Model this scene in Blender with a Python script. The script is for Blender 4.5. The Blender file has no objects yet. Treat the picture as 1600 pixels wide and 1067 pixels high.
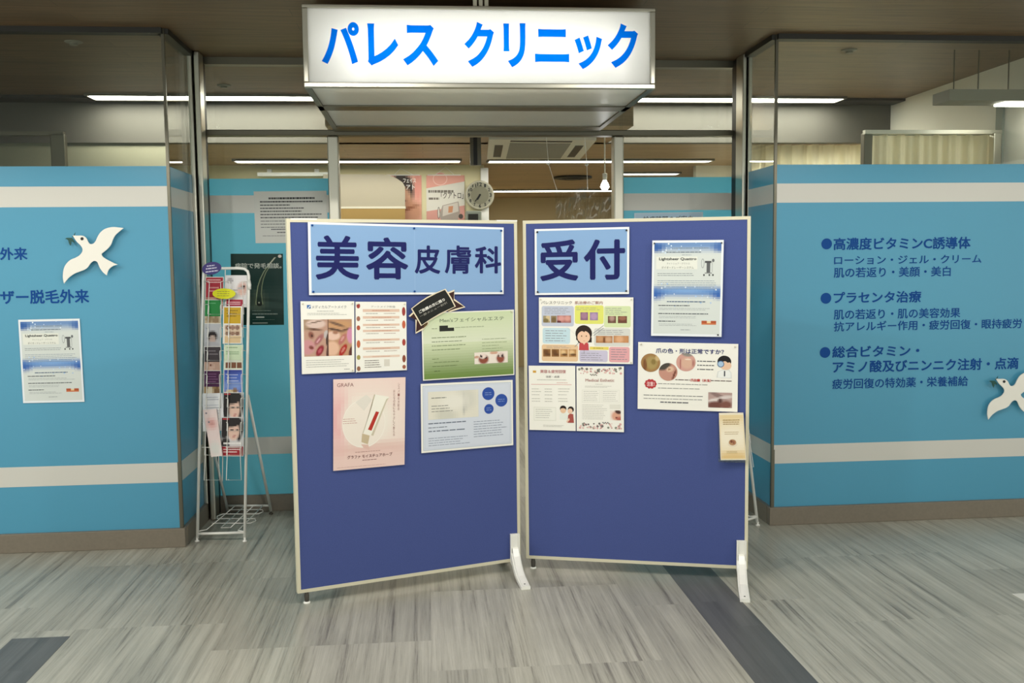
import bpy, math, random
from mathutils import Vector, Matrix
S = bpy.context.scene
COL = S.collection

# ------------------------------------------------------------------ camera
FPX, YAW, PITCH, ROLL, CAMH = 1501.54, 0.0892296, 0.0820311, -0.0113683, 1.6
R0 = Vector((math.cos(YAW), -math.sin(YAW), 0))
FH = Vector((math.sin(YAW), math.cos(YAW), 0))
FW = FH * math.cos(PITCH) + Vector((0, 0, -math.sin(PITCH)))
U0 = R0.cross(FW)
CR = R0 * math.cos(ROLL) + U0 * math.sin(ROLL)
CU = U0 * math.cos(ROLL) - R0 * math.sin(ROLL)
EYE = Vector((0, 0, CAMH))
cam = bpy.data.cameras.new('camera')
cam.sensor_width = 36.0
cam.lens = FPX / 1600 * 36
camo = bpy.data.objects.new('camera', cam)
COL.objects.link(camo)
M = Matrix.Identity(4)
for i in range(3):
    M[i][0], M[i][1], M[i][2], M[i][3] = CR[i], CU[i], -FW[i], EYE[i]
camo.matrix_world = M
S.camera = camo

# ------------------------------------------------------------------ world, exposure
w = bpy.data.worlds.new('world')
S.world = w
w.use_nodes = True
bg = w.node_tree.nodes['Background']
bg.inputs[0].default_value = (0.95, 1.0, 0.92, 1)
bg.inputs[1].default_value = 1.5
S.view_settings.view_transform = 'Standard'
S.view_settings.look = 'None'
S.view_settings.exposure = 0.0
S.view_settings.gamma = 1.0
S.view_settings.use_curve_mapping = False
W_DOWN = 132.0     # watts of each corridor downlight
L_MAIN = 32.0    # radiance of the strip just inside the glass fronts
L_IN = 14.0       # radiance of the clinic strip lights
L_SIGN = 3.5     # watts of the tube in the sign

# ------------------------------------------------------------------ pixel -> place
def ray(x, y):
    return FW + CR * ((x - 800) / FPX) - CU * ((y - 533.5) / FPX)
def on_Y(x, y, Y):
    d = ray(x, y); return EYE + d * (Y / d.y)
def on_Z(x, y, Z):
    d = ray(x, y); return EYE + d * ((Z - CAMH) / d.z)
def on_X(x, y, X):
    d = ray(x, y); return EYE + d * (X / d.x)

class Plane:
    def __init__(s, o, ex, ez=(0, 0, 1)):
        s.o = Vector(o); s.ex = Vector(ex).normalized()
        ez = Vector(ez); s.n = s.ex.cross(ez).normalized()
        s.ez = s.n.cross(s.ex).normalized()
        if s.ez.dot(ez) < 0: s.ez = -s.ez
    def uv(s, x, y, off=0.0):
        d = ray(x, y); o = s.o + s.n * off
        t = (o - EYE).dot(s.n) / d.dot(s.n)
        p = EYE + d * t - s.o
        return (p.dot(s.ex), p.dot(s.ez))
    def pt(s, a, b, off=0.0):
        return s.o + s.ex * a + s.ez * b + s.n * off

def lin(c):
    if isinstance(c, str):
        c = c.lstrip('#'); c = [int(c[i:i + 2], 16) / 255 for i in (0, 2, 4)]
        return tuple(((v + .055) / 1.055) ** 2.4 if v > .04045 else v / 12.92 for v in c)
    return tuple(c[:3])

# ------------------------------------------------------------------ materials
def nodes(name):
    m = bpy.data.materials.new(name); m.use_nodes = True
    nt = m.node_tree; return m, nt, nt.nodes['Principled BSDF'], nt.nodes['Material Output']
def mat(name, col, rough=.5, metal=0.0, spec=.5, noise=0.0, nscale=60, coat=0.0, bump=0.0):
    m, nt, b, o = nodes(name)
    c = lin(col)
    b.inputs['Base Color'].default_value = (*c, 1)
    b.inputs['Roughness'].default_value = rough
    b.inputs['Metallic'].default_value = metal
    b.inputs['Specular IOR Level'].default_value = spec
    b.inputs['Coat Weight'].default_value = coat
    if noise or bump:
        tc = nt.nodes.new('ShaderNodeTexCoord'); n = nt.nodes.new('ShaderNodeTexNoise')
        n.inputs['Scale'].default_value = nscale; n.inputs['Detail'].default_value = 3
        nt.links.new(tc.outputs['Object'], n.inputs['Vector'])
        if noise:
            r = nt.nodes.new('ShaderNodeValToRGB')
            r.color_ramp.elements[0].position = .3; r.color_ramp.elements[1].position = .7
            r.color_ramp.elements[0].color = (*[v * (1 - noise) for v in c], 1)
            r.color_ramp.elements[1].color = (*[min(1, v * (1 + noise)) for v in c], 1)
            nt.links.new(n.outputs['Fac'], r.inputs['Fac'])
            nt.links.new(r.outputs['Color'], b.inputs['Base Color'])
        if bump:
            bp = nt.nodes.new('ShaderNodeBump'); bp.inputs['Strength'].default_value = bump
            bp.inputs['Distance'].default_value = .002
            nt.links.new(n.outputs['Fac'], bp.inputs['Height'])
            nt.links.new(bp.outputs['Normal'], b.inputs['Normal'])
    return m
def emis(name, col, strength):
    m, nt, b, o = nodes(name)
    nt.nodes.remove(b)
    e = nt.nodes.new('ShaderNodeEmission'); e.inputs[0].default_value = (*lin(col), 1); e.inputs[1].default_value = strength
    nt.links.new(e.outputs[0], o.inputs[0]); return m
def glass_mat(name, tint=(.96, .98, .96), refl=1.0, rough=0.0):
    m, nt, b, o = nodes(name); nt.nodes.remove(b)
    t = nt.nodes.new('ShaderNodeBsdfTransparent'); t.inputs[0].default_value = (*tint, 1)
    g = nt.nodes.new('ShaderNodeBsdfGlossy'); g.inputs['Roughness'].default_value = rough
    f = nt.nodes.new('ShaderNodeLayerWeight'); f.inputs['Blend'].default_value = .5
    pw = nt.nodes.new('ShaderNodeMath'); pw.operation = 'POWER'; pw.inputs[1].default_value = 5
    mu = nt.nodes.new('ShaderNodeMath'); mu.operation = 'MULTIPLY_ADD'; mu.inputs[1].default_value = .8; mu.inputs[2].default_value = .035 * refl
    nt.links.new(f.outputs['Facing'], pw.inputs[0]); nt.links.new(pw.outputs[0], mu.inputs[0])
    mx = nt.nodes.new('ShaderNodeMixShader')
    nt.links.new(mu.outputs[0], mx.inputs[0])
    nt.links.new(t.outputs[0], mx.inputs[1]); nt.links.new(g.outputs[0], mx.inputs[2])
    nt.links.new(mx.outputs[0], o.inputs[0]); return m
def film_mat(name, col, trans, rough=.28):
    m, nt, b, o = nodes(name)
    c = lin(col)
    b.inputs['Base Color'].default_value = (*c, 1); b.inputs['Roughness'].default_value = rough
    t = nt.nodes.new('ShaderNodeBsdfTranslucent'); t.inputs[0].default_value = (*c, 1)
    mx = nt.nodes.new('ShaderNodeMixShader'); mx.inputs[0].default_value = trans
    nt.links.new(b.outputs[0], mx.inputs[1]); nt.links.new(t.outputs[0], mx.inputs[2])
    nt.links.new(mx.outputs[0], o.inputs[0]); return m
def tint_mat(name, col):
    m, nt, b, o = nodes(name)
    t = nt.nodes.new('ShaderNodeBsdfTransparent'); t.inputs[0].default_value = (*col, 1)
    b.inputs['Base Color'].default_value = (*col, 1); b.inputs['Roughness'].default_value = .3
    mx = nt.nodes.new('ShaderNodeMixShader'); mx.inputs[0].default_value = .12
    nt.links.new(t.outputs[0], mx.inputs[1]); nt.links.new(b.outputs[0], mx.inputs[2])
    nt.links.new(mx.outputs[0], o.inputs[0]); return m
def print_mat(name, rough, coat):
    m, nt, b, o = nodes(name)
    a = nt.nodes.new('ShaderNodeAttribute'); a.attribute_name = 'col'
    nt.links.new(a.outputs['Color'], b.inputs['Base Color'])
    b.inputs['Roughness'].default_value = rough; b.inputs['Coat Weight'].default_value = coat
    b.inputs['Coat Roughness'].default_value = .08; b.inputs['Specular IOR Level'].default_value = .25
    return m
def wood_mat(name, dark, light, scale=(2.2, 40, 40), plank=.15, rough=.45):
    m, nt, b, o = nodes(name)
    tc = nt.nodes.new('ShaderNodeTexCoord'); mp = nt.nodes.new('ShaderNodeMapping')
    mp.inputs['Scale'].default_value = scale
    n = nt.nodes.new('ShaderNodeTexNoise'); n.inputs['Scale'].default_value = 1.0; n.inputs['Detail'].default_value = 6; n.inputs['Roughness'].default_value = .65
    r = nt.nodes.new('ShaderNodeValToRGB')
    r.color_ramp.elements[0].position = .3; r.color_ramp.elements[1].position = .75
    r.color_ramp.elements[0].color = (*lin(dark), 1); r.color_ramp.elements[1].color = (*lin(light), 1)
    nt.links.new(tc.outputs['Object'], mp.inputs[0]); nt.links.new(mp.outputs[0], n.inputs['Vector'])
    nt.links.new(n.outputs['Fac'], r.inputs[0])
    br = nt.nodes.new('ShaderNodeTexBrick'); br.offset = .37
    br.inputs['Scale'].default_value = 1.0; br.inputs['Brick Width'].default_value = 1.8; br.inputs['Row Height'].default_value = plank
    br.inputs['Mortar Size'].default_value = .002
    br.inputs['Color1'].default_value = (1, 1, 1, 1); br.inputs['Color2'].default_value = (.78, .78, .78, 1); br.inputs['Mortar'].default_value = (.35, .33, .3, 1)
    nt.links.new(tc.outputs['Object'], br.inputs['Vector'])
    mx = nt.nodes.new('ShaderNodeMix'); mx.data_type = 'RGBA'; mx.blend_type = 'MULTIPLY'; mx.inputs[0].default_value = .8
    nt.links.new(r.outputs[0], mx.inputs[6]); nt.links.new(br.outputs['Color'], mx.inputs[7])
    nt.links.new(mx.outputs[2], b.inputs['Base Color']); b.inputs['Roughness'].default_value = rough
    return m
def floor_mat(name, pale, mid, dark, rough=.22, streak=(1, 1)):
    # vinyl tiles: streaks run away from the viewer, each row of tiles shifts them
    m, nt, b, o = nodes(name); N = nt.nodes.new; Lk = nt.links.new
    tc = N('ShaderNodeTexCoord')
    sep = N('ShaderNodeSeparateXYZ'); Lk(tc.outputs['Object'], sep.inputs[0])
    def mth(op, a, bb=None):
        k = N('ShaderNodeMath'); k.operation = op
        for i, v in enumerate((a, bb)):
            if v is None: continue
            if isinstance(v, (int, float)): k.inputs[i].default_value = v
            else: Lk(v, k.inputs[i])
        return k.outputs[0]
    colx = mth('FLOOR', mth('DIVIDE', sep.outputs[0], .92))
    ysh = mth('ADD', sep.outputs[1], mth('MULTIPLY', colx, .31))
    row = mth('FLOOR', mth('DIVIDE', ysh, .92))
    wn = N('ShaderNodeTexWhiteNoise'); wn.noise_dimensions = '2D'
    cb = N('ShaderNodeCombineXYZ'); Lk(colx, cb.inputs[0]); Lk(row, cb.inputs[1]); Lk(cb.outputs[0], wn.inputs['Vector'])
    v = N('ShaderNodeCombineXYZ')
    Lk(mth('ADD', sep.outputs[0], mth('MULTIPLY', wn.outputs['Value'], 7.3)), v.inputs[0])
    Lk(mth('MULTIPLY', sep.outputs[1], .022), v.inputs[1])
    Lk(mth('MULTIPLY', wn.outputs['Value'], 5.0), v.inputs[2])
    n1 = N('ShaderNodeTexNoise'); n1.inputs['Scale'].default_value = 26 * streak[0]; n1.inputs['Detail'].default_value = 9; n1.inputs['Roughness'].default_value = .8; n1.inputs['Distortion'].default_value = .12
    Lk(v.outputs[0], n1.inputs['Vector'])
    r = N('ShaderNodeValToRGB'); e = r.color_ramp.elements
    e[0].position = .34; e[0].color = (*lin(dark), 1); e[1].position = .62; e[1].color = (*lin(pale), 1)
    k = e.new(.46); k.color = (*lin(mid), 1)
    Lk(n1.outputs['Fac'], r.inputs[0])
    n2 = N('ShaderNodeTexNoise'); n2.inputs['Scale'].default_value = 1.6; n2.inputs['Detail'].default_value = 2
    Lk(tc.outputs['Object'], n2.inputs['Vector'])
    r2 = N('ShaderNodeValToRGB'); r2.color_ramp.elements[0].color = (.82, .82, .82, 1); r2.color_ramp.elements[1].color = (1.06, 1.06, 1.06, 1)
    r2.color_ramp.elements[0].position = .35; r2.color_ramp.elements[1].position = .65
    Lk(mth('ADD', mth('MULTIPLY', n2.outputs['Fac'], .7), mth('MULTIPLY', wn.outputs['Value'], .3)), r2.inputs[0])
    mx = N('ShaderNodeMix'); mx.data_type = 'RGBA'; mx.blend_type = 'MULTIPLY'; mx.inputs[0].default_value = 1
    Lk(r.outputs[0], mx.inputs[6]); Lk(r2.outputs[0], mx.inputs[7])
    Lk(mx.outputs[2], b.inputs['Base Color'])
    b.inputs['Roughness'].default_value = rough
    b.inputs['Specular IOR Level'].default_value = .55
    return m

M_ = {}
M_['steel'] = mat('brushed_steel', '#c4c1b4', .38, 1.0)
M_['steel_d'] = mat('dull_steel', '#6d6a5e', .38, 1.0)
M_['dark'] = mat('dark_channel', '#26241f', .5)
M_['blue'] = film_mat('blue_film', '#54a0c1', .12)
M_['blue_b'] = film_mat('blue_film_backlit', '#62bcd8', .5)  # same blue film, made paler and more translucent so the recess looks brighter
M_['stripe'] = film_mat('white_film', '#dcdad2', .10)
M_['bronze'] = mat('skirting_brown', '#7d7466', .4, 0, .5, .05)
M_['glass'] = glass_mat('clear_glass')
M_['plastic_clear'] = glass_mat('clear_sheet', (.92, .93, .91), 3.0, .08)
M_['wood'] = wood_mat('ceiling_wood', '#5c4731', '#886b4c')
M_['wood_in'] = wood_mat('clinic_ceiling_wood', '#9c7d55', '#c6a67b')
M_['floor'] = floor_mat('vinyl_floor', '#bbb9ac', '#a3a194', '#6c685f', .3)
M_['floor_d'] = floor_mat('dark_vinyl', '#666766', '#5a5b5a', '#474846', .42, (.6, 1))
M_['cream'] = mat('cream_wall', '#e3dab0', .7, 0, .3)
M_['pale'] = mat('pale_wall', '#dcd8ca', .7, 0, .3)
M_['drop'] = mat('drop_panel', '#5d5a52', .6, 0, .3)
M_['tan'] = mat('tan_wall', '#b3a07c', .7, 0, .3)
M_['grey_wall'] = mat('grey_wall', '#8f9489', .7, 0, .3)
M_['white'] = mat('white_enamel', '#f2f1ea', .3)
M_['white_matte'] = mat('white_panel', '#efece2', .45)
M_['beige'] = mat('beige_aluminium', '#d9d3b9', .4)
M_['felt'] = mat('blue_felt', '#4b5890', .95, 0, .1, .07, 420, 0, .25)
M_['rubber'] = mat('dark_rubber', '#4a4740', .6)
M_['navy'] = mat('navy_vinyl', '#12488f', .6, 0, .15)
M_['green'] = mat('dark_green_vinyl', '#0e4a40', .5)
M_['black'] = mat('black_paint', '#131313', .4)
M_['print'] = print_mat('printed_paper', .45, .05)
M_['lam'] = print_mat('laminated_print', .4, .06)
M_['curtain'] = film_mat('cream_curtain', '#f3ecd0', .5, .8)
M_['ivory'] = mat('ivory_plastic', '#dcd6c2', .45)
M_['grille'] = mat('grey_grille', '#8d897b', .6)
M_['lamp_in'] = emis('tube_light', '#fffdf2', L_IN)
M_['lamp_main'] = emis('bright_tube_light', '#fffdf2', L_MAIN)
M_['bulb'] = emis('glare_glow', '#ffffff', 14)
M_['signblue'] = tint_mat('blue_sign_film', (.0, .20, .93))
def sign_face():
    m, nt, b, o = nodes('sign_acrylic')
    b.inputs['Base Color'].default_value = (.82, .83, .83, 1); b.inputs['Roughness'].default_value = .12
    t = nt.nodes.new('ShaderNodeBsdfTranslucent'); t.inputs[0].default_value = (1, 1, 1, 1)
    mx = nt.nodes.new('ShaderNodeMixShader'); mx.inputs[0].default_value = .75
    nt.links.new(b.outputs[0], mx.inputs[1]); nt.links.new(t.outputs[0], mx.inputs[2])
    nt.links.new(mx.outputs[0], o.inputs[0]); return m
M_['signface'] = sign_face()
M_['underside'] = film_mat('frosted_panel', '#fbf9f2', .3, .3)

# ------------------------------------------------------------------ mesh builder
class MB:
    def __init__(s): s.v = []; s.f = []; s.m = []; s.c = []
    def face(s, pts, m=0, c=(.8, .8, .8)):
        k = len(s.v); s.v += [tuple(p) for p in pts]; s.f.append(tuple(range(k, k + len(pts)))); s.m.append(m); s.c.append(c)
    def hexa(s, p, m=0, c=(.8, .8, .8)):   # p: 4 bottom then 4 top
        k = len(s.v); s.v += [tuple(q) for q in p]
        for f in ((3, 2, 1, 0), (4, 5, 6, 7), (0, 1, 5, 4), (1, 2, 6, 5), (2, 3, 7, 6), (3, 0, 4, 7)):
            s.f.append(tuple(k + i for i in f)); s.m.append(m); s.c.append(c)
        return s
    def box(s, x0, x1, y0, y1, z0, z1, m=0, c=(.8, .8, .8)):
        x0, x1 = sorted((x0, x1)); y0, y1 = sorted((y0, y1)); z0, z1 = sorted((z0, z1))
        return s.hexa([(x0, y0, z0), (x1, y0, z0), (x1, y1, z0), (x0, y1, z0), (x0, y0, z1), (x1, y0, z1), (x1, y1, z1), (x0, y1, z1)], m, c)
    def pbox(s, P, a0, a1, b0, b1, o0, o1, m=0, c=(.8, .8, .8)):   # box in a plane's frame
        q = P.pt
        return s.hexa([q(a0, b0, o1), q(a1, b0, o1), q(a1, b0, o0), q(a0, b0, o0), q(a0, b1, o1), q(a1, b1, o1), q(a1, b1, o0), q(a0, b1, o0)], m, c)
    def prism(s, front, back, m=0, c=(.8, .8, .8)):
        n = len(front); k = len(s.v); s.v += [tuple(p) for p in front] + [tuple(p) for p in back]
        s.f.append(tuple(range(k, k + n))); s.f.append(tuple(range(k + 2 * n - 1, k + n - 1, -1)))
        for i in range(n):
            j = (i + 1) % n; s.f.append((k + i, k + n + i, k + n + j, k + j))
        s.m += [m] * (n + 2); s.c += [c] * (n + 2); return s
    def tube(s, path, r, n=8, m=0, c=(.8, .8, .8), cap=True):
        path = [Vector(p) for p in path]; rings = []
        ref = None
        for i, p in enumerate(path):
            t = (path[min(i + 1, len(path) - 1)] - path[max(i - 1, 0)]).normalized()
            if ref is None: ref = t.orthogonal().normalized()
            ref = (ref - t * ref.dot(t)).normalized(); b = t.cross(ref)
            rr = r[i] if isinstance(r, (list, tuple)) else r
            k = len(s.v); rings.append(k)
            for j in range(n):
                a = 2 * math.pi * j / n
                s.v.append(tuple(p + (ref * math.cos(a) + b * math.sin(a)) * rr))
        for a, b2 in zip(rings, rings[1:]):
            for j in range(n):
                q = (j + 1) % n; s.f.append((a + j, a + q, b2 + q, b2 + j)); s.m.append(m); s.c.append(c)
        if cap:
            s.f.append(tuple(rings[0] + j for j in reversed(range(n)))); s.f.append(tuple(rings[-1] + j for j in range(n)))
            s.m += [m, m]; s.c += [c, c]
        return s
    def lathe(s, o, ax, prof, n=20, m=0, c=(.8, .8, .8)):   # prof: (distance along axis, radius)
        o = Vector(o); ax = Vector(ax).normalized(); r1 = ax.orthogonal().normalized(); r2 = ax.cross(r1); rings = []
        for d, r in prof:
            rings.append(len(s.v)); r = max(r, 1e-4)
            for j in range(n):
                t = 2 * math.pi * j / n; s.v.append(tuple(o + ax * d + (r1 * math.cos(t) + r2 * math.sin(t)) * r))
        for p, q in zip(rings, rings[1:]):
            for j in range(n):
                k = (j + 1) % n; s.f.append((p + j, p + k, q + k, q + j)); s.m.append(m); s.c.append(c)
        s.f.append(tuple(rings[0] + j for j in reversed(range(n)))); s.f.append(tuple(rings[-1] + j for j in range(n)))
        s.m += [m, m]; s.c += [c, c]
        return s
    def build(s, name, mats, parent=None, smooth=False, color=False, origin=None):
        if not isinstance(mats, (list, tuple)): mats = [mats]
        lo = [min(v[i] for v in s.v) for i in range(3)]; hi = [max(v[i] for v in s.v) for i in range(3)]
        o = Vector(origin) if origin is not None else Vector(((lo[0] + hi[0]) / 2, (lo[1] + hi[1]) / 2, lo[2]))
        me = bpy.data.meshes.new(name)
        me.from_pydata([tuple(Vector(v) - o) for v in s.v], [], s.f)
        for mm in mats: me.materials.append(mm)
        me.polygons.foreach_set('material_index', s.m)
        if smooth: me.polygons.foreach_set('use_smooth', [True] * len(s.f))
        if color:
            at = me.color_attributes.new('col', 'FLOAT_COLOR', 'CORNER')
            buf = []
            for f, c in zip(s.f, s.c): buf += [c[0], c[1], c[2], 1.0] * len(f)
            at.data.foreach_set('color', buf)
        me.update()
        ob = bpy.data.objects.new(name, me); COL.objects.link(ob)
        if parent: ob.parent = parent; ob.location = o - wloc(parent)
        else: ob.location = o
        return ob
def wloc(o):
    l = Vector(o.location)
    while o.parent: o = o.parent; l += Vector(o.location)
    return l
def smooth_angle(ob, deg=40):
    me = ob.data
    me.polygons.foreach_set('use_smooth', [True] * len(me.polygons))
    try: me.set_sharp_from_angle(angle=math.radians(deg))
    except Exception: pass
    return ob
def bevel(ob, w=.003, seg=2):
    md = ob.modifiers.new('bevel', 'BEVEL'); md.width = w; md.segments = seg; md.limit_method = 'ANGLE'
    return ob
def thing(name, label, cat, loc, group=None):
    o = bpy.data.objects.new(name, None); COL.objects.link(o); o.empty_display_size = .05
    o.location = loc; return tag(o, label, cat, group)
def tag(o, label, cat, group=None):
    o['label'] = label; o['category'] = cat
    if group: o['group'] = group
    return o
def struct(o, label=None):
    o['kind'] = 'structure'
    if label: o['label'] = label
    return o

# ------------------------------------------------------------------ lettering
_tc = {}
def glyphs(s, off=0.0, res=3):
    k = (s, off, res)
    if k not in _tc:
        cu = bpy.data.curves.new('t', 'FONT'); cu.body = s; cu.size = 1; cu.offset = off; cu.resolution_u = res
        ob = bpy.data.objects.new('t', cu); COL.objects.link(ob)
        dg = bpy.context.evaluated_depsgraph_get(); dg.update()
        me = bpy.data.meshes.new_from_object(ob.evaluated_get(dg))
        vs = [(v.co.x, v.co.y) for v in me.vertices]; fs = [tuple(p.vertices) for p in me.polygons]
        bpy.data.objects.remove(ob); bpy.data.curves.remove(cu); bpy.data.meshes.remove(me)
        x0 = min(v[0] for v in vs); x1 = max(v[0] for v in vs); y0 = min(v[1] for v in vs); y1 = max(v[1] for v in vs)
        _tc[k] = ([((x - x0) / (x1 - x0), (y - y0) / max(1e-6, y1 - y0)) for x, y in vs], fs, (x1 - x0) / max(1e-6, y1 - y0))
    return _tc[k]
def put_text(mb, s, fn, off=0.0, res=3, m=0, c=(0, 0, 0), grow=False):
    if off and not grow:      # heavier strokes: the same strokes again, shifted a little each way
        vs, fs, asp = glyphs(s, 0, res); dy = off * 1.15; dx = dy / asp
        sh = [(0, 0)] + [(math.cos(t * math.pi / 3) * dx, math.sin(t * math.pi / 3) * dy) for t in range(6)]
        kx, ky = 1 - 2 * dx, 1 - 2 * dy
        for i, (sx, sy) in enumerate(sh):
            k = len(mb.v); mb.v += [tuple(fn(dx + x * kx + sx, dy + y * ky + sy, i)) for x, y in vs]
            for f in fs: mb.f.append(tuple(k + i for i in f)); mb.m.append(m); mb.c.append(c)
        return
    vs, fs, _ = glyphs(s, off, res)
    k = len(mb.v); mb.v += [tuple(fn(x, y, 0)) for x, y in vs]
    for f in fs: mb.f.append(tuple(k + i for i in f)); mb.m.append(m); mb.c.append(c)
def plane_text(mb, P, s, x0, x1, yb_l, yt_l, off=.001, bold=.02, res=4, m=0, c=(0, 0, 0), grow=False):
    """text on plane P whose ink box starts at photo point (x0, yb_l..yt_l) and ends at column x1"""
    a0, b0 = P.uv(x0, yb_l); _, b1 = P.uv(x0, yt_l); a1, _ = P.uv(x1, yb_l)
    put_text(mb, s, lambda x, y, i: P.pt(a0 + (a1 - a0) * x, b0 + (b1 - b0) * y, off + i * .0001), bold, res, m, c, grow)

# ------------------------------------------------------------------ printed sheets
STEP = .0004
class Sheet:
    def __init__(s, P, corners, off=.006, paper='#f1efe6', thick=.001, bow=0.0):
        s.P = P; s.off = off; s.bow = bow
        s.q = [P.uv(x, y, off) for x, y in corners]   # TL TR BR BL
        s.mb = MB(); s.seed = random.Random(len(corners) + int(corners[0][0] * 7 + corners[0][1]))
        if paper:
            F = [s.p(*t, 0) for t in ((0, 0), (1, 0), (1, 1), (0, 1))]
            Bk = [P.pt(*s.ab(*t), off - thick) for t in ((0, 0), (1, 0), (1, 1), (0, 1))]
            s.mb.prism(F, Bk, 0, lin(paper))
    def ab(s, u, v):
        q = s.q
        return tuple(q[0][i] * (1 - u) * (1 - v) + q[1][i] * u * (1 - v) + q[2][i] * u * v + q[3][i] * (1 - u) * v for i in (0, 1))
    def p(s, u, v, layer): return s.P.pt(*s.ab(u, v), s.off + layer * STEP)
    def poly(s, pts, col, layer=1): s.mb.face([s.p(u, v, layer) for u, v in reversed(pts)], 0, lin(col))
    def rect(s, u0, v0, u1, v1, col, layer=1): s.poly([(u0, v0), (u1, v0), (u1, v1), (u0, v1)], col, layer)
    def rrect(s, u0, v0, u1, v1, col, layer=1, r=.02, asp=1.4):
        pts = []
        for cx, cy, a in ((u1 - r, v0 + r * asp, -90), (u1 - r, v1 - r * asp, 0), (u0 + r, v1 - r * asp, 90), (u0 + r, v0 + r * asp, 180)):
            for k in range(4):
                t = math.radians(a + k * 30); pts.append((cx + r * math.cos(t), cy + r * asp * math.sin(t)))
        s.poly(pts, col, layer)
    def ell(s, u, v, ru, rv, col, layer=1, n=22, rot=0):
        c, sn = math.cos(rot), math.sin(rot); pts = []
        for k in range(n):
            t = 2 * math.pi * k / n; x, y = math.cos(t), math.sin(t)
            pts.append((u + ru * (x * c - y * sn), v + rv * (x * sn + y * c)))
        s.poly(pts, col, layer)
    def text(s, t, u0, v0, u1, v1, col, layer=2, bold=0.0, res=2, vert=False):
        put_text(s.mb, t, lambda x, y, i: s.p(u0 + (u1 - u0) * x, v1 + (v0 - v1) * y, layer + i * .25), bold, res, 0, lin(col))
    def vtext(s, t, u, v0, v1, w, col, layer=2, bold=0.0):
        n = len(t); h = (v1 - v0) / n
        for i, ch in enumerate(t):
            if ch.strip(): s.text(ch, u - w / 2, v0 + i * h + h * .08, u + w / 2, v0 + (i + 1) * h - h * .08, col, layer, bold)
    def lines(s, u0, v0, u1, v1, rows, col, fill=.5, layer=2, ragged=.25, word=.03):
        """rows of print too small to read in the photograph: short dashes"""
        R = s.seed; h = (v1 - v0) / rows; fill *= .62
        for i in range(rows):
            a = u0; end = u1 - R.random() * ragged * (u1 - u0); y0 = v0 + i * h + h * (1 - fill) / 2
            while a < end:
                b = min(end, a + word * (.5 + R.random() * 1.6)); s.rect(a, y0, b, y0 + h * fill, col, layer); a = b + word * .22
    def pic(s, u0, v0, u1, v1, bgc, blobs, nx=22, ny=16, layer=1):
        """a printed photograph: soft overlapping patches of colour"""
        base = bgc if callable(bgc) else (lambda x, y: lin(bgc))
        bl = [(b[0], b[1], b[2], b[3], math.radians(b[4]), lin(b[5]), b[6] if len(b) > 6 else .35) for b in blobs]
        for j in range(ny):
            for i in range(nx):
                x, y = (i + .5) / nx, (j + .5) / ny; c = base(x, y)
                for bx, by, rx, ry, rot, bc, soft in bl:
                    dx, dy = x - bx, y - by; cs, sn = math.cos(rot), math.sin(rot)
                    d = math.hypot((dx * cs + dy * sn) / rx, (-dx * sn + dy * cs) / ry)
                    k = max(0, min(1, (1 + soft / 2 - d) / max(soft, .01)))
                    c = tuple(c[q] * (1 - k) + bc[q] * k for q in range(3))
                a0, a1 = u0 + (u1 - u0) * i / nx, u0 + (u1 - u0) * (i + 1) / nx
                b0, b1 = v0 + (v1 - v0) * j / ny, v0 + (v1 - v0) * (j + 1) / ny
                s.mb.face([s.p(a0, b1, layer), s.p(a1, b1, layer), s.p(a1, b0, layer), s.p(a0, b0, layer)], 0, c)
    def pin(s, parent, u, v, col, r=.006):
        m = MB(); a, b = s.ab(u, v)
        m.lathe(s.P.pt(a, b, s.off), s.P.n, [(0, r * .5), (.003, r), (.007, r * .9), (.009, .0005)], 10)
        m.build('push_pin', M_[col] if isinstance(col, str) else col, parent, True)
    def build(s, name, label=None, cat=None, group=None, mat_='print', parent=None):
        o = s.mb.build(name, M_[mat_], parent, False, True)
        if label: tag(o, label, cat, group)
        return o

# ------------------------------------------------------------------ measures of the place
YF, YB = 5.5462, 6.3006
ZC, ZT = 2.901, 2.155
S1 = (1.933, 2.045); S2 = (.374, .487); ZBB = .109
XL, XR = -1.411, 2.062
WF = Plane((0, YF, 0), (1, 0, 0)); WB = Plane((0, YB, 0), (1, 0, 0))

# floor and ceiling
m = MB(); m.box(-7, 8, -4, 17, -.12, 0)
flo = struct(m.build('floor', M_['floor'], origin=(0, 0, 0)))
xa, xb = on_Z(1137, 1013, 0).x, on_Z(1228, 1013, 0).x
m = MB(); m.box(xa, xb, -2, YB, 0, .0012); struct(m.build('dark_inlay', M_['floor_d'], flo))
a = on_Z(18.7, 998.5, 0); b = on_Z(110, 994, 0)
m = MB(); m.box(a.x, b.x, -2, (a.y + b.y) / 2, 0, .0012); struct(m.build('dark_inlay', M_['floor_d'], flo))
a = on_Z(1581, 928, 0)
m = MB(); m.box(a.x, a.x + .2, a.y - .25, a.y, 0, .0012); struct(m.build('white_inlay', mat('white_vinyl', '#dcdad0', .25), flo))
YSOF, ZIN = 7.92, 2.575
m = MB(); m.box(-7, 8, -3, YSOF, ZC, ZC + .1)
cei = struct(m.build('ceiling', M_['wood'], origin=(0, 0, ZC)))
m = MB(); m.box(-7, 8, YSOF + .1, 17, ZIN, ZIN + .1)
struct(m.build('ceiling_clinic', M_['wood_in'], origin=(0, 0, ZIN)))
m = MB(); m.box(-7, 8, YSOF, YSOF + .1, ZIN, ZC + .1); struct(m.build('trim_1', M_['drop']))

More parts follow.
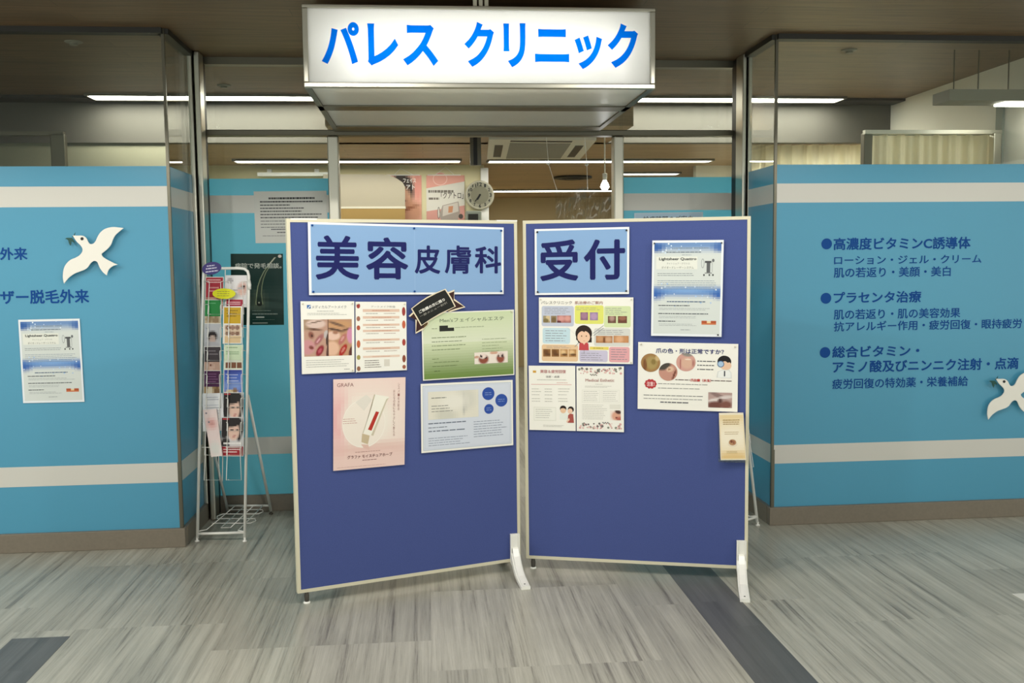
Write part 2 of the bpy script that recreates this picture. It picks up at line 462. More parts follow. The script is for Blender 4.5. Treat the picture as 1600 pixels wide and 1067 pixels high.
# glass fronts: clear above, blue film with two white stripes below
def front(name, x0, x1, top, P, y0, label):
    m = MB(); m.box(x0, x1, y0, y0 + .012, top, ZC)
    r = struct(m.build(name, M_['glass']), label)
    m = MB(); m.face([(x0, y0, .02), (x1, y0, .02), (x1, y0, top), (x0, y0, top)]); m.build('blue_film', M_['blue'], r)
    for z0, z1 in (S1, S2):
        m = MB(); m.box(x0, x1, y0 - .0012, y0 - .0002, z0, z1); m.build('white_stripe', M_['stripe'], r)
    m = MB(); m.box(x0, x1, y0 - .03, y0 + .04, ZC - .03, ZC); m.build('top_channel', M_['dark'], r)
    return r
w1 = front('window_1', -4.2, XL, ZT, WF, YF, 'left glass front of the clinic with blue film and white stripes')
w2 = front('window_2', XR, 5.2, ZT, WF, YF, 'right glass front of the clinic with blue film and white stripes')
def side(name, x, y1, label):
    m = MB(); m.box(x - .006, x + .006, YF + .012, y1, ZT, ZC); r = struct(m.build(name, M_['glass']), label)
    sg = 1 if x < 0 else -1
    m = MB(); m.face([(x, YF + .012, .02), (x, y1, .02), (x, y1, ZT), (x, YF + .012, ZT)]); m.build('blue_film', M_['blue'], r)
    for z0, z1 in (S1, S2):
        m = MB(); m.box(x + sg * .0002, x + sg * .0012, YF + .012, y1, z0, z1); m.build('white_stripe', M_['stripe'], r)
    m = MB(); m.box(x - .03, x + .03, YF, y1, ZC - .03, ZC); m.build('top_channel', M_['dark'], r)
    m = MB(); m.box(x - .008, x + .008, YF - .004, YF + .012, .11, ZC); m.build('corner_seal', M_['steel_d'], r)
    return r
w3 = side('window_3', XL, 6.10, 'left glass return of the recess')
w4 = side('window_4', XR, 6.02, 'right glass return of the recess')
# skirtings
for nm, bx in (('baseboard_left', (-4.2, XL + .02, YF - .022, YF + .03)), ('baseboard_right', (XR - .02, 5.2, YF - .022, YF + .03)),
               ('baseboard_left_return', (XL - .02, XL + .022, YF + .03, YB)), ('baseboard_right_return', (XR - .022, XR + .02, YF + .03, YB))):
    m = MB(); m.box(*bx, 0, ZBB); bevel(struct(m.build(nm, M_['bronze'])), .003)
# thin steel guards on the two corners
for x, zt in ((XL, .49), (XR, .46)):
    m = MB(); s_ = -1 if x < 0 else 1
    m.box(x - .004, x + .012 if s_ > 0 else x + .004, YF - .006, YF - .0015, ZBB, zt) if s_ > 0 else m.box(x - .012, x + .004, YF - .006, YF - .0015, ZBB, zt)
    struct(m.build('trim_2' if s_ < 0 else 'trim_3', M_['steel_d']))

# recess wall: sidelights, jambs, header, columns
XJ = [on_Y(x, 300, YB).x for x in (327, 514, 531, 957.5, 973, 1151)]
ZH0, ZH1 = on_Y(640, 212, YB - .03).z, on_Y(640, 203, YB - .03).z
def sidelight(name, x0, x1, label):
    m = MB(); m.box(x0, x1, YB, YB + .012, ZT - .005, ZC); r = struct(m.build(name, M_['glass']), label)
    m = MB(); m.face([(x0, YB, .02), (x1, YB, .02), (x1, YB, ZT - .005), (x0, YB, ZT - .005)]); m.build('blue_film', M_['blue_b'], r)
    for z0, z1 in (S1, S2):
        m = MB(); m.box(x0, x1, YB - .0012, YB - .0002, z0, z1); m.build('white_stripe', M_['stripe'], r)
    return r
w5 = sidelight('window_5', XL, XJ[1] + .02, 'left sidelight of the clinic entrance')
w6 = sidelight('window_6', XJ[4] - .02, XR + .1, 'right sidelight of the clinic entrance')
m = MB(); m.box(XJ[1], XJ[4], YB, YB + .012, ZH1, ZC); struct(m.build('window_7', M_['glass']), 'glass transom over the entrance')
for nm, x0, x1 in (('baseboard_back_left', XL, XJ[1]), ('baseboard_back_right', XJ[4], XR)):
    m = MB(); m.box(x0, x1, YB - .02, YB + .03, 0, ZBB); bevel(struct(m.build(nm, M_['bronze'])), .003)
m = MB(); m.box(XL, XR + .05, YB - .04, YB + .05, ZH0, ZH1); bevel(struct(m.build('trim_4', M_['steel_d']), 'steel header over the entrance'), .004)
m = MB(); m.box(XL, XR + .05, YB - .03, YB + .04, ZC - .045, ZC); struct(m.build('trim_5', M_['steel_d']), 'steel channel under the ceiling')
for i, (x0, x1) in enumerate(((XJ[1], XJ[2]), (XJ[3], XJ[4]))):
    m = MB(); m.box(x0, x1, YB - .045, YB + .06, 0, ZH0)
    bevel(struct(m.build('trim_%d' % (6 + i), M_['steel']), 'steel door jamb'), .012, 3)
def column(nm, x0, x1, y0):
    # two rounded steel posts with a dark gap
    m = MB(); m.box(x0, x1, y0, YB + .03, 0, ZC); o = bevel(struct(m.build(nm, M_['steel']), 'steel corner column'), .012, 3)
    return o
def column2(nm, x0, x1, y0, y1, mt='steel'):
    m = MB(); m.box(x0, x1, y0, y1, 0, ZC); return bevel(struct(m.build(nm, M_[mt]), 'steel corner post'), .008, 3)
column2('column_left', -1.376, -1.344, 6.10, 6.22); column2('column_left_outer', -1.416, -1.388, 6.10, 6.2)
column2('trim_8', -1.41, -1.35, 6.205, YB, 'dark')
column2('column_right', 2.031, 2.055, 6.05, 6.19); column2('column_right_outer', 2.065, 2.09, 6.04, 6.15)
column2('trim_9', 2.04, 2.12, 6.16, YB, 'dark')

# inside the clinic
XPOST = on_Y(757, 300, 9.7).x
YW = 9.7; YFAR = 14.6
m = MB(); m.box(-3.4, XPOST, YW, YW + .1, 0, ZIN); struct(m.build('wall_clinic', M_['cream']))
m = MB(); m.box(-2, 8, YFAR, YFAR + .1, 0, ZIN); struct(m.build('wall_far', M_['tan']))
m = MB(); m.box(XPOST - .1, XPOST - .02, YW + .1, YFAR, 0, ZIN); struct(m.build('wall_clinic_side', M_['cream']))
xpa = on_Y(262, 240, YSOF + .05).x
m = MB(); m.box(-7, xpa, YSOF + .02, YSOF + .09, 0, ZIN + .02); struct(m.build('wall_bay_left', mat('bay_wall', '#8f8c76', .7, 0, .3)))
xpb = on_Y(1180, 240, YSOF + .05).x
YQ = 6.3
xq0, xq1 = on_Y(1566, 200, YQ).x, 5.2
m = MB(); m.box(xq0, xq1, YQ, YQ + .08, 0, on_Y(1580, 163, YQ).z); struct(m.build('wall_bay_right', M_['grey_wall']))
m = MB(); m.box(xpb + .02, 8, YSOF + 1.9, YSOF + 2, 0, ZIN); struct(m.build('wall_bay_back', M_['pale']))
# far right upper wall running away from the viewer
a = on_Z(1600, 90, ZC)
m = MB(); m.box(a.x, a.x + .1, YF + .02, YSOF + 3, 0, ZC); struct(m.build('wall_right', M_['pale']))
# end walls of the bays, added out of view to shut out world light
m = MB(); m.box(-4.3, -4.2, YF - .02, YSOF + .1, 0, ZC); struct(m.build('wall_left_added', M_['grey_wall']))
m = MB(); m.box(5.2, 5.3, YF - .02, YSOF + .1, 0, ZC); struct(m.build('wall_right_added', M_['grey_wall']))
# posts of the inner bays
def post(nm, xa_, xb_, ya, yb, Y, mt='steel_d'):
    p, q = on_Y(xa_, yb, Y), on_Y(xb_, ya, Y)
    m = MB(); m.box(p.x, q.x, Y, Y + .06, 0, q.z); return bevel(struct(m.build(nm, M_[mt])), .006)
post('trim_10', 80, 100, 209, 259, 7.6)
post('trim_11', 1350, 1364, 207, 259, 6.36)
post('trim_12', 1552, 1566, 207, 259, 6.28, 'steel')
m = MB(); p, q = on_Y(-60, 211, 7.6), on_Y(98, 205, 7.6); m.box(p.x, q.x, 7.6, 7.66, p.z, q.z); struct(m.build('trim_13', M_['steel_d']))
m = MB(); p, q = on_Y(1352, 209, 6.3), on_Y(1566, 203, 6.3); m.box(p.x, q.x, 6.3, 6.34, p.z, q.z); struct(m.build('trim_14', M_['steel']))

# ------------------------------------------------------------------ lights of the place
def strip(label, x0, x1, y0, y1, z, mt, group, gap=True):
    r = thing('ceiling_light', label, 'light', ((x0 + x1) / 2, (y0 + y1) / 2, z - .02), group)
    m = MB(); t = .018
    m.box(x0 - t, x1 + t, y0 - t, y0, z - .02, z - .0005); m.box(x0 - t, x1 + t, y1, y1 + t, z - .02, z - .0005)
    m.box(x0 - t, x0, y0, y1, z - .02, z - .0005); m.box(x1, x1 + t, y0, y1, z - .02, z - .0005)
    m.build('housing', M_['steel_d'], r)
    m = MB(); m.box(x0, x1, y0, y1, z - .014, z - .001); m.build('diffuser', M_[mt], r)
    return r
# corridor: recessed downlights in a row over the walkway
for i, (x, kw) in enumerate(((-5.2, 1.0), (-3.6, 1.0), (-2.0, .9), (-.4, .9), (1.3, .8), (3.0, .7), (4.7, .5))):
    r = thing('downlight', 'recessed downlight in the corridor ceiling, above the frame', 'light', (x, 3.15, ZC - .004), 'corridor downlights')
    m = MB(); m.tube([(x, 3.15, ZC - .006), (x, 3.15, ZC - .0005)], [.085, .09], 24); m.build('trim_ring', M_['white'], r)
    ld = bpy.data.lights.new('downlight_lamp', 'SPOT'); ld.energy = W_DOWN * kw; ld.spot_size = math.radians(158); ld.spot_blend = .15; ld.shadow_soft_size = .04; ld.color = (1, .965, .89)
    lo = bpy.data.objects.new('downlight_lamp', ld); COL.objects.link(lo); lo.parent = r; lo.location = (0, 0, -.01)
# clinic: the long strip in front of the drop
ya, yb = on_Z(700, 157.5, ZC).y, on_Z(700, 147, ZC).y
ya, yb = min(ya, yb), max(ya, yb)
yl0, yl1 = ya, min(yb, YSOF - .03)
xl0, xl1 = on_Z(146, 151, ZC).x, on_Z(1306, 156, ZC).x
strip('long bright strip light along the ceiling inside the glass front', xl0, xl1, YSOF - .32, YSOF - .13, ZC, 'lamp_main', 'clinic strip lights')
m = MB(); m.box(-6.5, xl0 - .03, YSOF - .25, YSOF - .03, ZC - .02, ZC - .0005); struct(m.build('trim_15', M_['dark']))
m = MB(); m.box(xl1 + .03, on_Z(1430, 158, ZC).x, YSOF - .25, YSOF - .03, ZC - .02, ZC - .0005); struct(m.build('trim_16', M_['dark']))
def inner_strip(lbl, x0, x1, y, dy=.09):
    a, b = on_Z(x0, y, ZIN), on_Z(x1, y, ZIN); yy = (a.y + b.y) / 2
    strip(lbl, a.x, b.x, yy - dy, yy + dy, ZIN, 'lamp_in', 'clinic strip lights')
inner_strip('strip light on the clinic ceiling in front of the hanging posters', 368, 718, 250)
inner_strip('strip light on the clinic ceiling below the air conditioner', 764, 1108, 250)
inner_strip('strip light on the clinic ceiling deepest in, right of the clock', 700, 958, 297, .13)
inner_strip('short strip light on the clinic ceiling behind the right sidelight', 962, 1058, 270, .10)

a = on_Y(1192, 244, 8.6)
strip('strip light added behind the right bay curtain to brighten it', a.x, a.x + 2.4, 8.5, 8.7, ZIN, 'lamp_main', 'clinic strip lights')  # added lamp, hidden by the curtain, makes the cloth look lit from behind
# lowered ceiling right behind the entrance
xd0, xd1 = on_Y(520, 230, 7.5).x, on_Y(966, 230, 7.5).x
m = MB(); m.box(xd0, xd1, 6.95, YSOF + .1, ZIN, ZC); struct(m.build('ceiling_entrance', M_['wood_in'], origin=(0, 0, ZIN)))

# ------------------------------------------------------------------ the lit sign
YS = 4.7
pz0 = (on_Y(471, 136, YS).z + on_Y(1027, 139, YS).z) / 2; pz1 = (on_Y(475, 6, YS).z + on_Y(1019, 12, YS).z) / 2
px0, px1 = on_Y(473, 70, YS).x, on_Y(1024, 75, YS).x
YSB = YB - .05
sign = thing('lit_sign', 'white lit sign box with large blue katakana lettering over the entrance', 'sign', ((px0 + px1) / 2, YS, pz0))
t = .024
m = MB()
m.box(px0, px1, YS, YS + .03, pz0, pz0 + t); m.box(px0, px1, YS, YS + .03, pz1 - t * .7, pz1)
m.box(px0, px0 + t, YS, YS + .03, pz0 + t, pz1 - t * .7); m.box(px1 - t, px1, YS, YS + .03, pz0 + t, pz1 - t * .7)
bevel(m.build('frame', M_['steel'], sign), .004)
m = MB(); m.box(px0 + t, px1 - t, YS + .012, YS + .018, pz0 + t, pz1 - t * .7); m.build('face_panel', M_['signface'], sign)
m = MB(); SP = Plane((0, YS + .0105, 0), (1, 0, 0))
for ch, x0, x1, y0, y1 in (('パ', 502.8, 562, 34, 100), ('レ', 575, 623, 36.5, 102.5), ('ス', 630, 685, 38.5, 103), ('ク', 726, 772.5, 34, 104.5),
                           ('リ', 787, 821.7, 36, 105), ('ニ', 836, 889.5, 45, 97), ('ッ', 898, 941, 55, 108), ('ク', 949.5, 997, 36.5, 106)):
    plane_text(m, SP, ch, x0, x1, y1, y0, 0, .034, 5, grow=True)
    if ch == 'ス' : m.build('lettering', M_['signblue'], sign); m = MB()
m.build("lettering", M_["signblue"], sign)
sb = YSB - .01
m = MB()   # housing of the lamp box
m.box(px0, px0 + .004, YS + .03, YSB, pz0 + .004, pz1); m.box(px1 - .004, px1, YS + .03, YSB, pz0 + .004, pz1)
m.box(px0 + .004, px1 - .004, YS + .03, YSB, pz1 - .004, pz1)
m.box(px0 + .004, px1 - .004, sb, sb + .004, pz0 + .03, pz1 - .004)
m.build('housing', mat('sign_housing', '#d8d6cd', .5), sign)
# underside: two pale panels in a steel frame, running back to the header
yA0, yA1 = YS + .03, on_Z(750, 167, pz0).y
yB0, yB1 = on_Z(750, 173.5, pz0).y, on_Z(750, 198.5, pz0).y
m = MB(); e = .03
m.box(px0, px1, yA1, yB0, pz0, pz0 + .03)
m.box(px0, px0 + e, yA0, YSB, pz0, pz0 + .03); m.box(px1 - e, px1, yA0, YSB, pz0, pz0 + .03)
m.box(px0 + e, px1 - e, min(yB1, YSB - .03), YSB, pz0, pz0 + .03)
m.build('underside_frame', M_['steel_d'], sign)
for y0, y1 in ((yA0, yA1), (yB0, min(yB1, YSB - .03))):
    m = MB(); m.box(px0 + e, px1 - e, y0, y1, pz0 + .008, pz0 + .014); m.build('underside_panel', M_['underside'], sign)
m = MB()
for x in (742, 751, 760):
    c = on_Y(x, 5, YS + .1).x; m.box(c - .009, c + .009, YS + .09, YS + .12, pz1, ZC)
m.build('hanger', M_['ivory'], sign)
ld = bpy.data.lights.new('sign_tube', 'AREA'); ld.shape = 'RECTANGLE'; ld.size = 1.45; ld.size_y = .05; ld.energy = L_SIGN; ld.color = (1, 1, .92)
lo = bpy.data.objects.new('sign_tube', ld); COL.objects.link(lo); lo.parent = sign
lo.location = Vector(((px0 + px1) / 2, YS + .2, (pz0 + pz1) / 2)) - wloc(sign); # faces the acrylic
lo.rotation_euler = (math.radians(-90), 0, 0)

# ------------------------------------------------------------------ lettering and doves on the blue fronts
def wall_text(lines, label, group='blue lettering on the glass fronts', bullet=None):
    pl = WF; first = lines[0]
    o = pl.pt(*pl.uv(first[1], first[4]), 0)
    r = thing('wall_lettering', label, 'lettering', o, group)
    if bullet:
        m = MB(); x, y, q = bullet; a, b = pl.uv(x, y); q = q / FPX * YF
        m.face([pl.pt(a + q * math.cos(t * math.pi / 16), b + q * math.sin(t * math.pi / 16), .002) for t in range(32)])
        m.build('bullet', M_['navy'], r)
    for s_, x0, x1, yt, yb, bold in lines:
        m = MB(); plane_text(m, pl, s_, x0, x1, yb, yt, .002, bold); m.build('text_line', M_['navy'], r)
    return r
wall_text([('高濃度ビタミンC誘導体', 1302, 1516, 371.5, 391, .022), ('ローション・ジェル・クリーム', 1303, 1533, 400, 413.5, .012), ('肌の若返り・美顔・美白', 1302.5, 1485, 418, 434, .012)],
          'topmost block of blue lettering, three lines starting with a round bullet, right glass front', bullet=(1291.5, 381, 8.8))
wall_text([('プラセンタ治療', 1302, 1439, 456, 474.5, .022), ('肌の若返り・肌の美容効果', 1302.5, 1500, 483.5, 499.5, .012), ('抗アレルギー作用・疲労回復・眼持疲労', 1302.5, 1596, 502.5, 518, .012)],
          'middle block of blue lettering with a round bullet on the right glass front', bullet=(1290.4, 466, 8.8))
wall_text([('総合ビタミン・', 1300, 1436, 541, 559.2, .022), ('アミノ酸及びニンニク注射・点滴', 1300.6, 1590.6, 564, 583, .022), ('疲労回復の特効薬・栄養補給', 1300, 1512, 592, 608, .012)],
          'lowest block of blue lettering with a round bullet on the right glass front', bullet=(1289, 550.6, 8.8))
wall_text([('外来', 0.5, 43.5, 386.6, 406.5, .022)], 'short blue two-character lettering at left edge above the longer line')
wall_text([('レーザー脱毛外来', -42, 140, 454, 476, .022)], 'long blue lettering below the dove on the left glass front')

DOVE = [(228, 270), (300, 272), (362, 272), (405, 285), (440, 320), (462, 365), (485, 395), (515, 400), (548, 388), (578, 350), (605, 290), (650, 222), (715, 172), (790, 148), (870, 142), (1000, 158),
        (930, 215), (872, 270), (835, 340), (808, 410), (760, 470), (700, 520), (668, 548), (680, 588), (730, 625), (800, 662), (860, 692), (915, 712), (850, 728), (795, 765), (762, 812), (745, 875),
        (690, 830), (645, 770), (618, 710), (600, 672), (560, 655), (520, 672), (488, 708), (455, 755), (405, 790), (340, 815), (262, 845), (200, 885), (150, 930), (97, 1000),
        (80, 920), (82, 840), (98, 760), (135, 695), (195, 640), (275, 605), (330, 572), (365, 530), (378, 490), (368, 450), (335, 408), (290, 365), (262, 325)]
def cat_rom(p, n=4):
    out = []; k = len(p)
    for i in range(k):
        a, b, c, d = (Vector(p[(i + j) % k]) for j in (-1, 0, 1, 2))
        sharp = lambda q, r_, s_: (Vector(r_) - Vector(q)).normalized().dot((Vector(s_) - Vector(r_)).normalized()) < .2
        m1 = Vector((0, 0)) if sharp(a, b, c) else (c - a) / 2
        m2 = Vector((0, 0)) if sharp(b, c, d) else (d - b) / 2
        for j in range(n):
            t = j / n; t2 = t * t; t3 = t2 * t
            out.append(b * (2 * t3 - 3 * t2 + 1) + m1 * (t3 - 2 * t2 + t) + c * (-2 * t3 + 3 * t2) + m2 * (t3 - t2))
    return out
def dove(T, label):
    OFF = .035
    def q(pts, off): return [WF.pt(*WF.uv(*T(*p_), OFF), off) for p_ in pts]
    ol = cat_rom(DOVE)
    m = MB(); m.prism(list(reversed(q(ol, OFF))), list(reversed(q(ol, OFF - .006))))
    c0 = q([(540, 530)], 0)[0]
    r = m.build('dove_cutout', M_['white_matte']); tag(r, label, 'wall decoration', 'white doves on the glass fronts')
    def el(cx, cy, rr, n=16): return [(cx + rr * math.cos(2 * math.pi * k / n), cy + rr * math.sin(2 * math.pi * k / n)) for k in range(n)]
    m = MB(); m.prism(q(el(371, 320, 24), OFF + .0015), q(el(371, 320, 24), OFF)); m.build('eye', M_['black'], r)
    lf = [(108, 322), (140, 305), (215, 305), (232, 330), (255, 378), (205, 362), (203, 395), (190, 425), (170, 385), (160, 345), (140, 328)]
    m = MB(); m.prism(q(lf, OFF - .001), q(lf, OFF - .005)); st = [(212, 292), (240, 268), (268, 222), (258, 262), (236, 296)]
    m.prism(q(st, OFF - .001), q(st, OFF - .005)); m.build('leaf_sprig', M_['green'], r)
    for x, y in ((520, 470), (560, 620)):
        m = MB(); p0 = WF.pt(*WF.uv(*T(x, y), OFF), 0); m.tube([p0, p0 + WF.n * (OFF - .006)], .006, 8); m.build('standoff', M_['white'], r)
    return r
dove(lambda x, y: (90 + x * .1031, 340 + y * .1031), 'white dove cut-out with a green sprig above the poster, left glass front')
k2 = (568 - 167) / 620.0
dove(lambda x, y: (1530 + (172 + (x - 97) * 1.055) * .0843, 580 + (895 + (y - 1000) * 1.035) * .0843), 'white dove cut-out cut by the photo edge below the blue lettering')

# ------------------------------------------------------------------ the two folding notice boards
def end_pts(a, b): return Vector((a[0], a[1], 0)), Vector((b[0], b[1], 0))
def board(a, b, label, foot_dir, foot_s, cast_s):
    A, B = end_pts(a, b); L = (B - A).length
    P = Plane(A, B - A)
    z0, z1 = .057, 1.811; fr = .016; th = .03
    r = thing('notice_board', label, 'notice board', (A + B) / 2, 'folding notice boards at the entrance')
    m = MB(); m.pbox(P, fr, L - fr, z0 + fr, z1 - fr, -th + .003, -.003); m.build('felt_panel', M_['felt'], r)
    m = MB(); m.pbox(P, 0, L, z0, z0 + fr, -th, 0); m.pbox(P, 0, L, z1 - fr, z1, -th, 0); m.pbox(P, 0, fr, z0 + fr, z1 - fr, -th, 0); m.pbox(P, L - fr, L, z0 + fr, z1 - fr, -th, 0)
    m.build('frame', M_['beige'], r)
    # foot with its clamp, at the right-hand end
    d = Vector((*foot_dir, 0)); ln = d.length; d.normalize(); sd = Vector((-d.y, d.x, 0))
    c = P.pt(foot_s, 0, 0)
    for sgn in (1, -1):
        base = c if sgn > 0 else c - P.n * th
        dd = d * sgn if sgn > 0 else -P.n
        ss = Vector((-dd.y, dd.x, 0))
        m = MB(); k = .024
        o = base + (P.n if sgn > 0 else -P.n) * .001
        for w0, w1, dep in ((-k, -k + .007, .022), (-k + .007, k - .007, .014), (k - .007, k, .022)):
            q = [o + ss * w0, o + ss * w1]
            m.hexa([q[0] + Vector((0, 0, .05)), q[1] + Vector((0, 0, .05)), q[1] + dd * dep + Vector((0, 0, .05)), q[0] + dd * dep + Vector((0, 0, .05)),
                    q[0] + Vector((0, 0, .205)), q[1] + Vector((0, 0, .205)), q[1] + dd * dep + Vector((0, 0, .205)), q[0] + dd * dep + Vector((0, 0, .205))])
        bevel(m.build('clamp', M_['white'], r), .0015)
        top = [(0.014, .135), (.028, .132), (.055, .098), (.10, .06), (.16, .032), (ln - .03, .019), (ln, .017)]
        bot = [(ln, 0), (ln - .03, 0), (.17, .004), (.11, .018), (.05, .045), (.014, .05)]
        if sgn < 0: top = [(x * .8, z) for x, z in top]; bot = [(x * .8, z) for x, z in bot]
        pr = top + bot
        m = MB()
        m.prism([base + dd * x + ss * .015 + Vector((0, 0, z)) for x, z in pr], [base + dd * x - ss * .015 + Vector((0, 0, z)) for x, z in pr])
        bt = [(x, z * .62) for x, z in top][1:]
        pr2 = [(x, z * .8) for x, z in top] + bot
        for w0, w1 in ((-.023, -.015), (.015, .023)):
            m.prism([base + dd * x + ss * w1 + Vector((0, 0, z)) for x, z in pr2], [base + dd * x + ss * w0 + Vector((0, 0, z)) for x, z in pr2])
        f = m.build('foot', M_['white'], r)
        if sgn > 0:
            h = MB(); h.lathe(base + dd * (ln - .028) + Vector((0, 0, .0195)), (0, 0, 1), [(-.002, .004), (.001, .004)], 10); h.build('screw_hole', M_['dark'], f)
    # adjustable glide at the other end
    g = P.pt(cast_s, 0, -.015)
    m = MB(); m.lathe(g + Vector((0, 0, .006)), (0, 0, 1), [(0, .010), (.03, .012), (.046, .009), (.052, .007)], 14); m.build('glide_stem', M_['rubber'], r, True)
    m = MB(); m.lathe(g, (0, 0, 1), [(0, .016), (.005, .017), (.009, .012), (.0105, .002)], 18); m.build('glide', M_['white'], r, True)
    return r, P, L
bL, PL, LL = board((-.625, 4.487), (.467, 4.862), 'left blue felt notice board with beige frame and the wide blue sign', (.03, -.275), 1.12, .045)
bR, PR, LR = board((.499, 4.892), (1.580, 4.575), 'right blue felt notice board with beige frame and a leaflet holder', (-.085, -.31), 1.095, .035)

# ------------------------------------------------------------------ sheets on the boards
GL, GR = 'papers pinned to the left notice board', 'papers pinned to the right notice board'
def uvpx(s, x, y):
    a, b = s.P.uv(x, y, s.off); u = v = .5
    for _ in range(6):
        f = s.ab(u, v); du = s.ab(u + .01, v); dv = s.ab(u, v + .01)
        j = ((du[0] - f[0]) / .01, (dv[0] - f[0]) / .01, (du[1] - f[1]) / .01, (dv[1] - f[1]) / .01)
        D = j[0] * j[3] - j[1] * j[2]; ex, ey = a - f[0], b - f[1]
        u += (ex * j[3] - ey * j[1]) / D; v += (ey * j[0] - ex * j[2]) / D
    return u, v
Sheet.px = uvpx
def ptext(s, t, x0, y0, x1, y1, col, bold=0.0, layer=2, res=3):
    u0, v0 = s.px(x0, y0); u1, v1 = s.px(x1, y1); s.text(t, u0, v0, u1, v1, col, layer, bold, res)
Sheet.ptext = ptext

# wide blue sign
s = Sheet(PL, [(481, 346.6), (787, 355.4), (787, 459.4), (483, 461)], .007, '#eef0f2')
s.rect(.012, .03, .988, .97, '#86a9d2')
NV = '#080f5a'
for ch, x0, y0, x1, y1, bo in (('美', 491.8, 367, 561.8, 437, .02), ('容', 571, 370, 638.3, 437, .022), ('皮', 647.5, 383, 688, 428, .022), ('膚', 694.6, 383, 736.4, 428, .016), ('科', 741.6, 384, 783, 427.4, .022)):
    s.ptext(ch, x0, y0, x1, y1, NV, bo, 2, 5)
s.rect(.5225, .03, .5235, .97, '#a4c2e2', 1.5)
SG = s.build('board_sign', 'wide light blue sign with five dark blue kanji atop the left board', 'sign', 'light blue signs at the top of the boards', 'lam')
for u, v in ((.02, .045), (.52, .05), (.985, .05), (.02, .955), (.52, .955), (.985, .955)): s.pin(SG, u, v, 'navy', .005)
s = Sheet(PR, [(835.3, 358), (983.3, 354.4), (982.8, 459.2), (836, 460.9)], .007, '#eef0f2')
s.rect(.022, .03, .978, .97, '#86a9d2')
s.ptext('受', 843.4, 375, 904, 438.5, NV, .024, 2, 5); s.ptext('付', 912, 374.4, 976.7, 436.8, NV, .024, 2, 5)
SG2 = s.build('board_sign', 'smaller light blue sign with two large kanji at the top of the right board', 'sign', 'light blue signs at the top of the boards', 'lam')
for u, v in ((.03, .045), (.972, .05), (.03, .955), (.972, .955)): s.pin(SG2, u, v, 'black', .005)

# poster with four close-up photos
GY = '#8b8a86'
s = Sheet(PL, [(469.5, 470.7), (553.6, 470.7), (554, 581.3), (471.8, 584.6)])
s.rect(.115, .05, .185, .10, '#3f6fae'); s.poly([(.125, .095), (.175, .055), (.178, .07), (.14, .097)], '#e8eef2', 2)
s.text('メディカルアートメイク', .205, .055, .85, .10, '#77767c', 2)
s.lines(.3, .125, .7, .145, 1, '#9a9a98'); s.lines(.12, .155, .88, .195, 2, '#a5a5a2', .4)
SK, SK2 = '#c9a28a', '#b98d70'
s.pic(.05, .25, .495, .76, '#bd9683', [(.15, .1, .35, .2, 0, '#a88c72'), (.5, .12, .4, .12, 0, '#d9bfb4'), (.5, .07, .3, .02, -8, '#8a7466', .8), (.45, .27, .3, .03, 4, '#6b4d3f', .8), (.95, .42, .12, .12, 0, '#bfb6b3'), (.3, .42, .12, .09, 20, '#8a5548', .7),
    (.33, .44, .04, .03, 0, '#4a2c24'), (.62, .55, .24, .09, -35, '#a36868', .5), (.6, .57, .1, .03, -35, '#cf9aa0'), (.15, .75, .3, .2, 0, '#c98f92'), (.3, .76, .1, .05, 10, '#7d4038', .6), (.66, .85, .2, .11, -38, '#8c2632', .35), (.66, .85, .09, .05, -38, '#b65560'),
    (1, .55, .08, .18, 10, '#4a3630'), (1, .95, .07, .25, 0, '#4b2a28')], 24, 30)
s.pic(.505, .25, .95, .76, '#bd9170', [(.5, .15, .5, .1, 0, '#c4966c'), (.35, .13, .34, .04, 12, '#7b5d4a', .7), (.3, .29, .33, .035, 8, '#5a4236', .7), (.8, .28, .25, .03, -8, '#6b4d3c', .7), (.2, .45, .3, .12, 0, '#e3c0ae'), (.3, .36, .12, .05, 0, '#a5765e', .7),
    (.6, .55, .22, .09, -38, '#b56f68', .4), (.6, .53, .1, .04, -38, '#cf9890'), (.95, .45, .16, .22, 0, '#d18fae'), (.15, .8, .3, .2, 0, '#e0b79c'), (.62, .85, .22, .1, -42, '#a82a22', .3), (.63, .84, .11, .04, -42, '#c97c70'), (1, .9, .12, .18, 30, '#5b2f2b')], 24, 30)
s.rect(.493, .25, .507, .76, '#6b4a3c', 2)
s.lines(.08, .80, .93, .92, 4, '#a9a8a3', .35); s.lines(.8, .94, .92, .965, 1, '#8c8a86')
o = s.build('poster', 'white poster with four close-up photos of brows and red lips, left board', 'poster', GL)
for u, v in ((.04, .03), (.96, .03), (.96, .97)): s.pin(o, u, v, 'ivory', .004)

# price list
s = Sheet(PL, [(555.3, 471.3), (634.9, 471.6), (635.7, 578.2), (556, 581.6)])
s.text('アートメイク料金', .3, .055, .78, .085, '#8d8a86', 2)
for k, (v0, h) in enumerate(((.105, .04), (.205, .035), (.315, .03), (.4, .03), (.53, .03), (.65, .035), (.77, .03))):
    s.rect(.14, v0, .86, v0 + h, '#e0c2ae' if k < 6 else '#e5cdbb'); s.lines(.32, v0 + .008, .7, v0 + h - .006, 1, '#c58f7c', .6, 2, .1)
    if k < 6: s.lines(.2, v0 + h + .012, .5, v0 + h + .035, 1, '#a9a29b', .6); s.lines(.55, v0 + h + .012, .82, v0 + h + .035, 1, '#b59a90', .6)
for k, v in enumerate((.06, .24, .37, .6, .79, .95)):
    s.ell(.055, v, .035, .035 if k != 3 else .055, ('#a5423c', '#a06a55', '#b2553d', '#c0643f', '#a49a55', '#96664d')[k], 1, 14); s.rect(.0, v - .06, .012, v + .06, '#f1efe6', 1.5)
for k, v in enumerate((.14, .33, .59, .83, .95)):
    s.ell(.945, v, .035, (.065, .06, .05, .055, .03)[k], ('#9c3f39', '#c46243', '#a9443a', '#8c4a35', '#a15d45')[k], 1, 14)
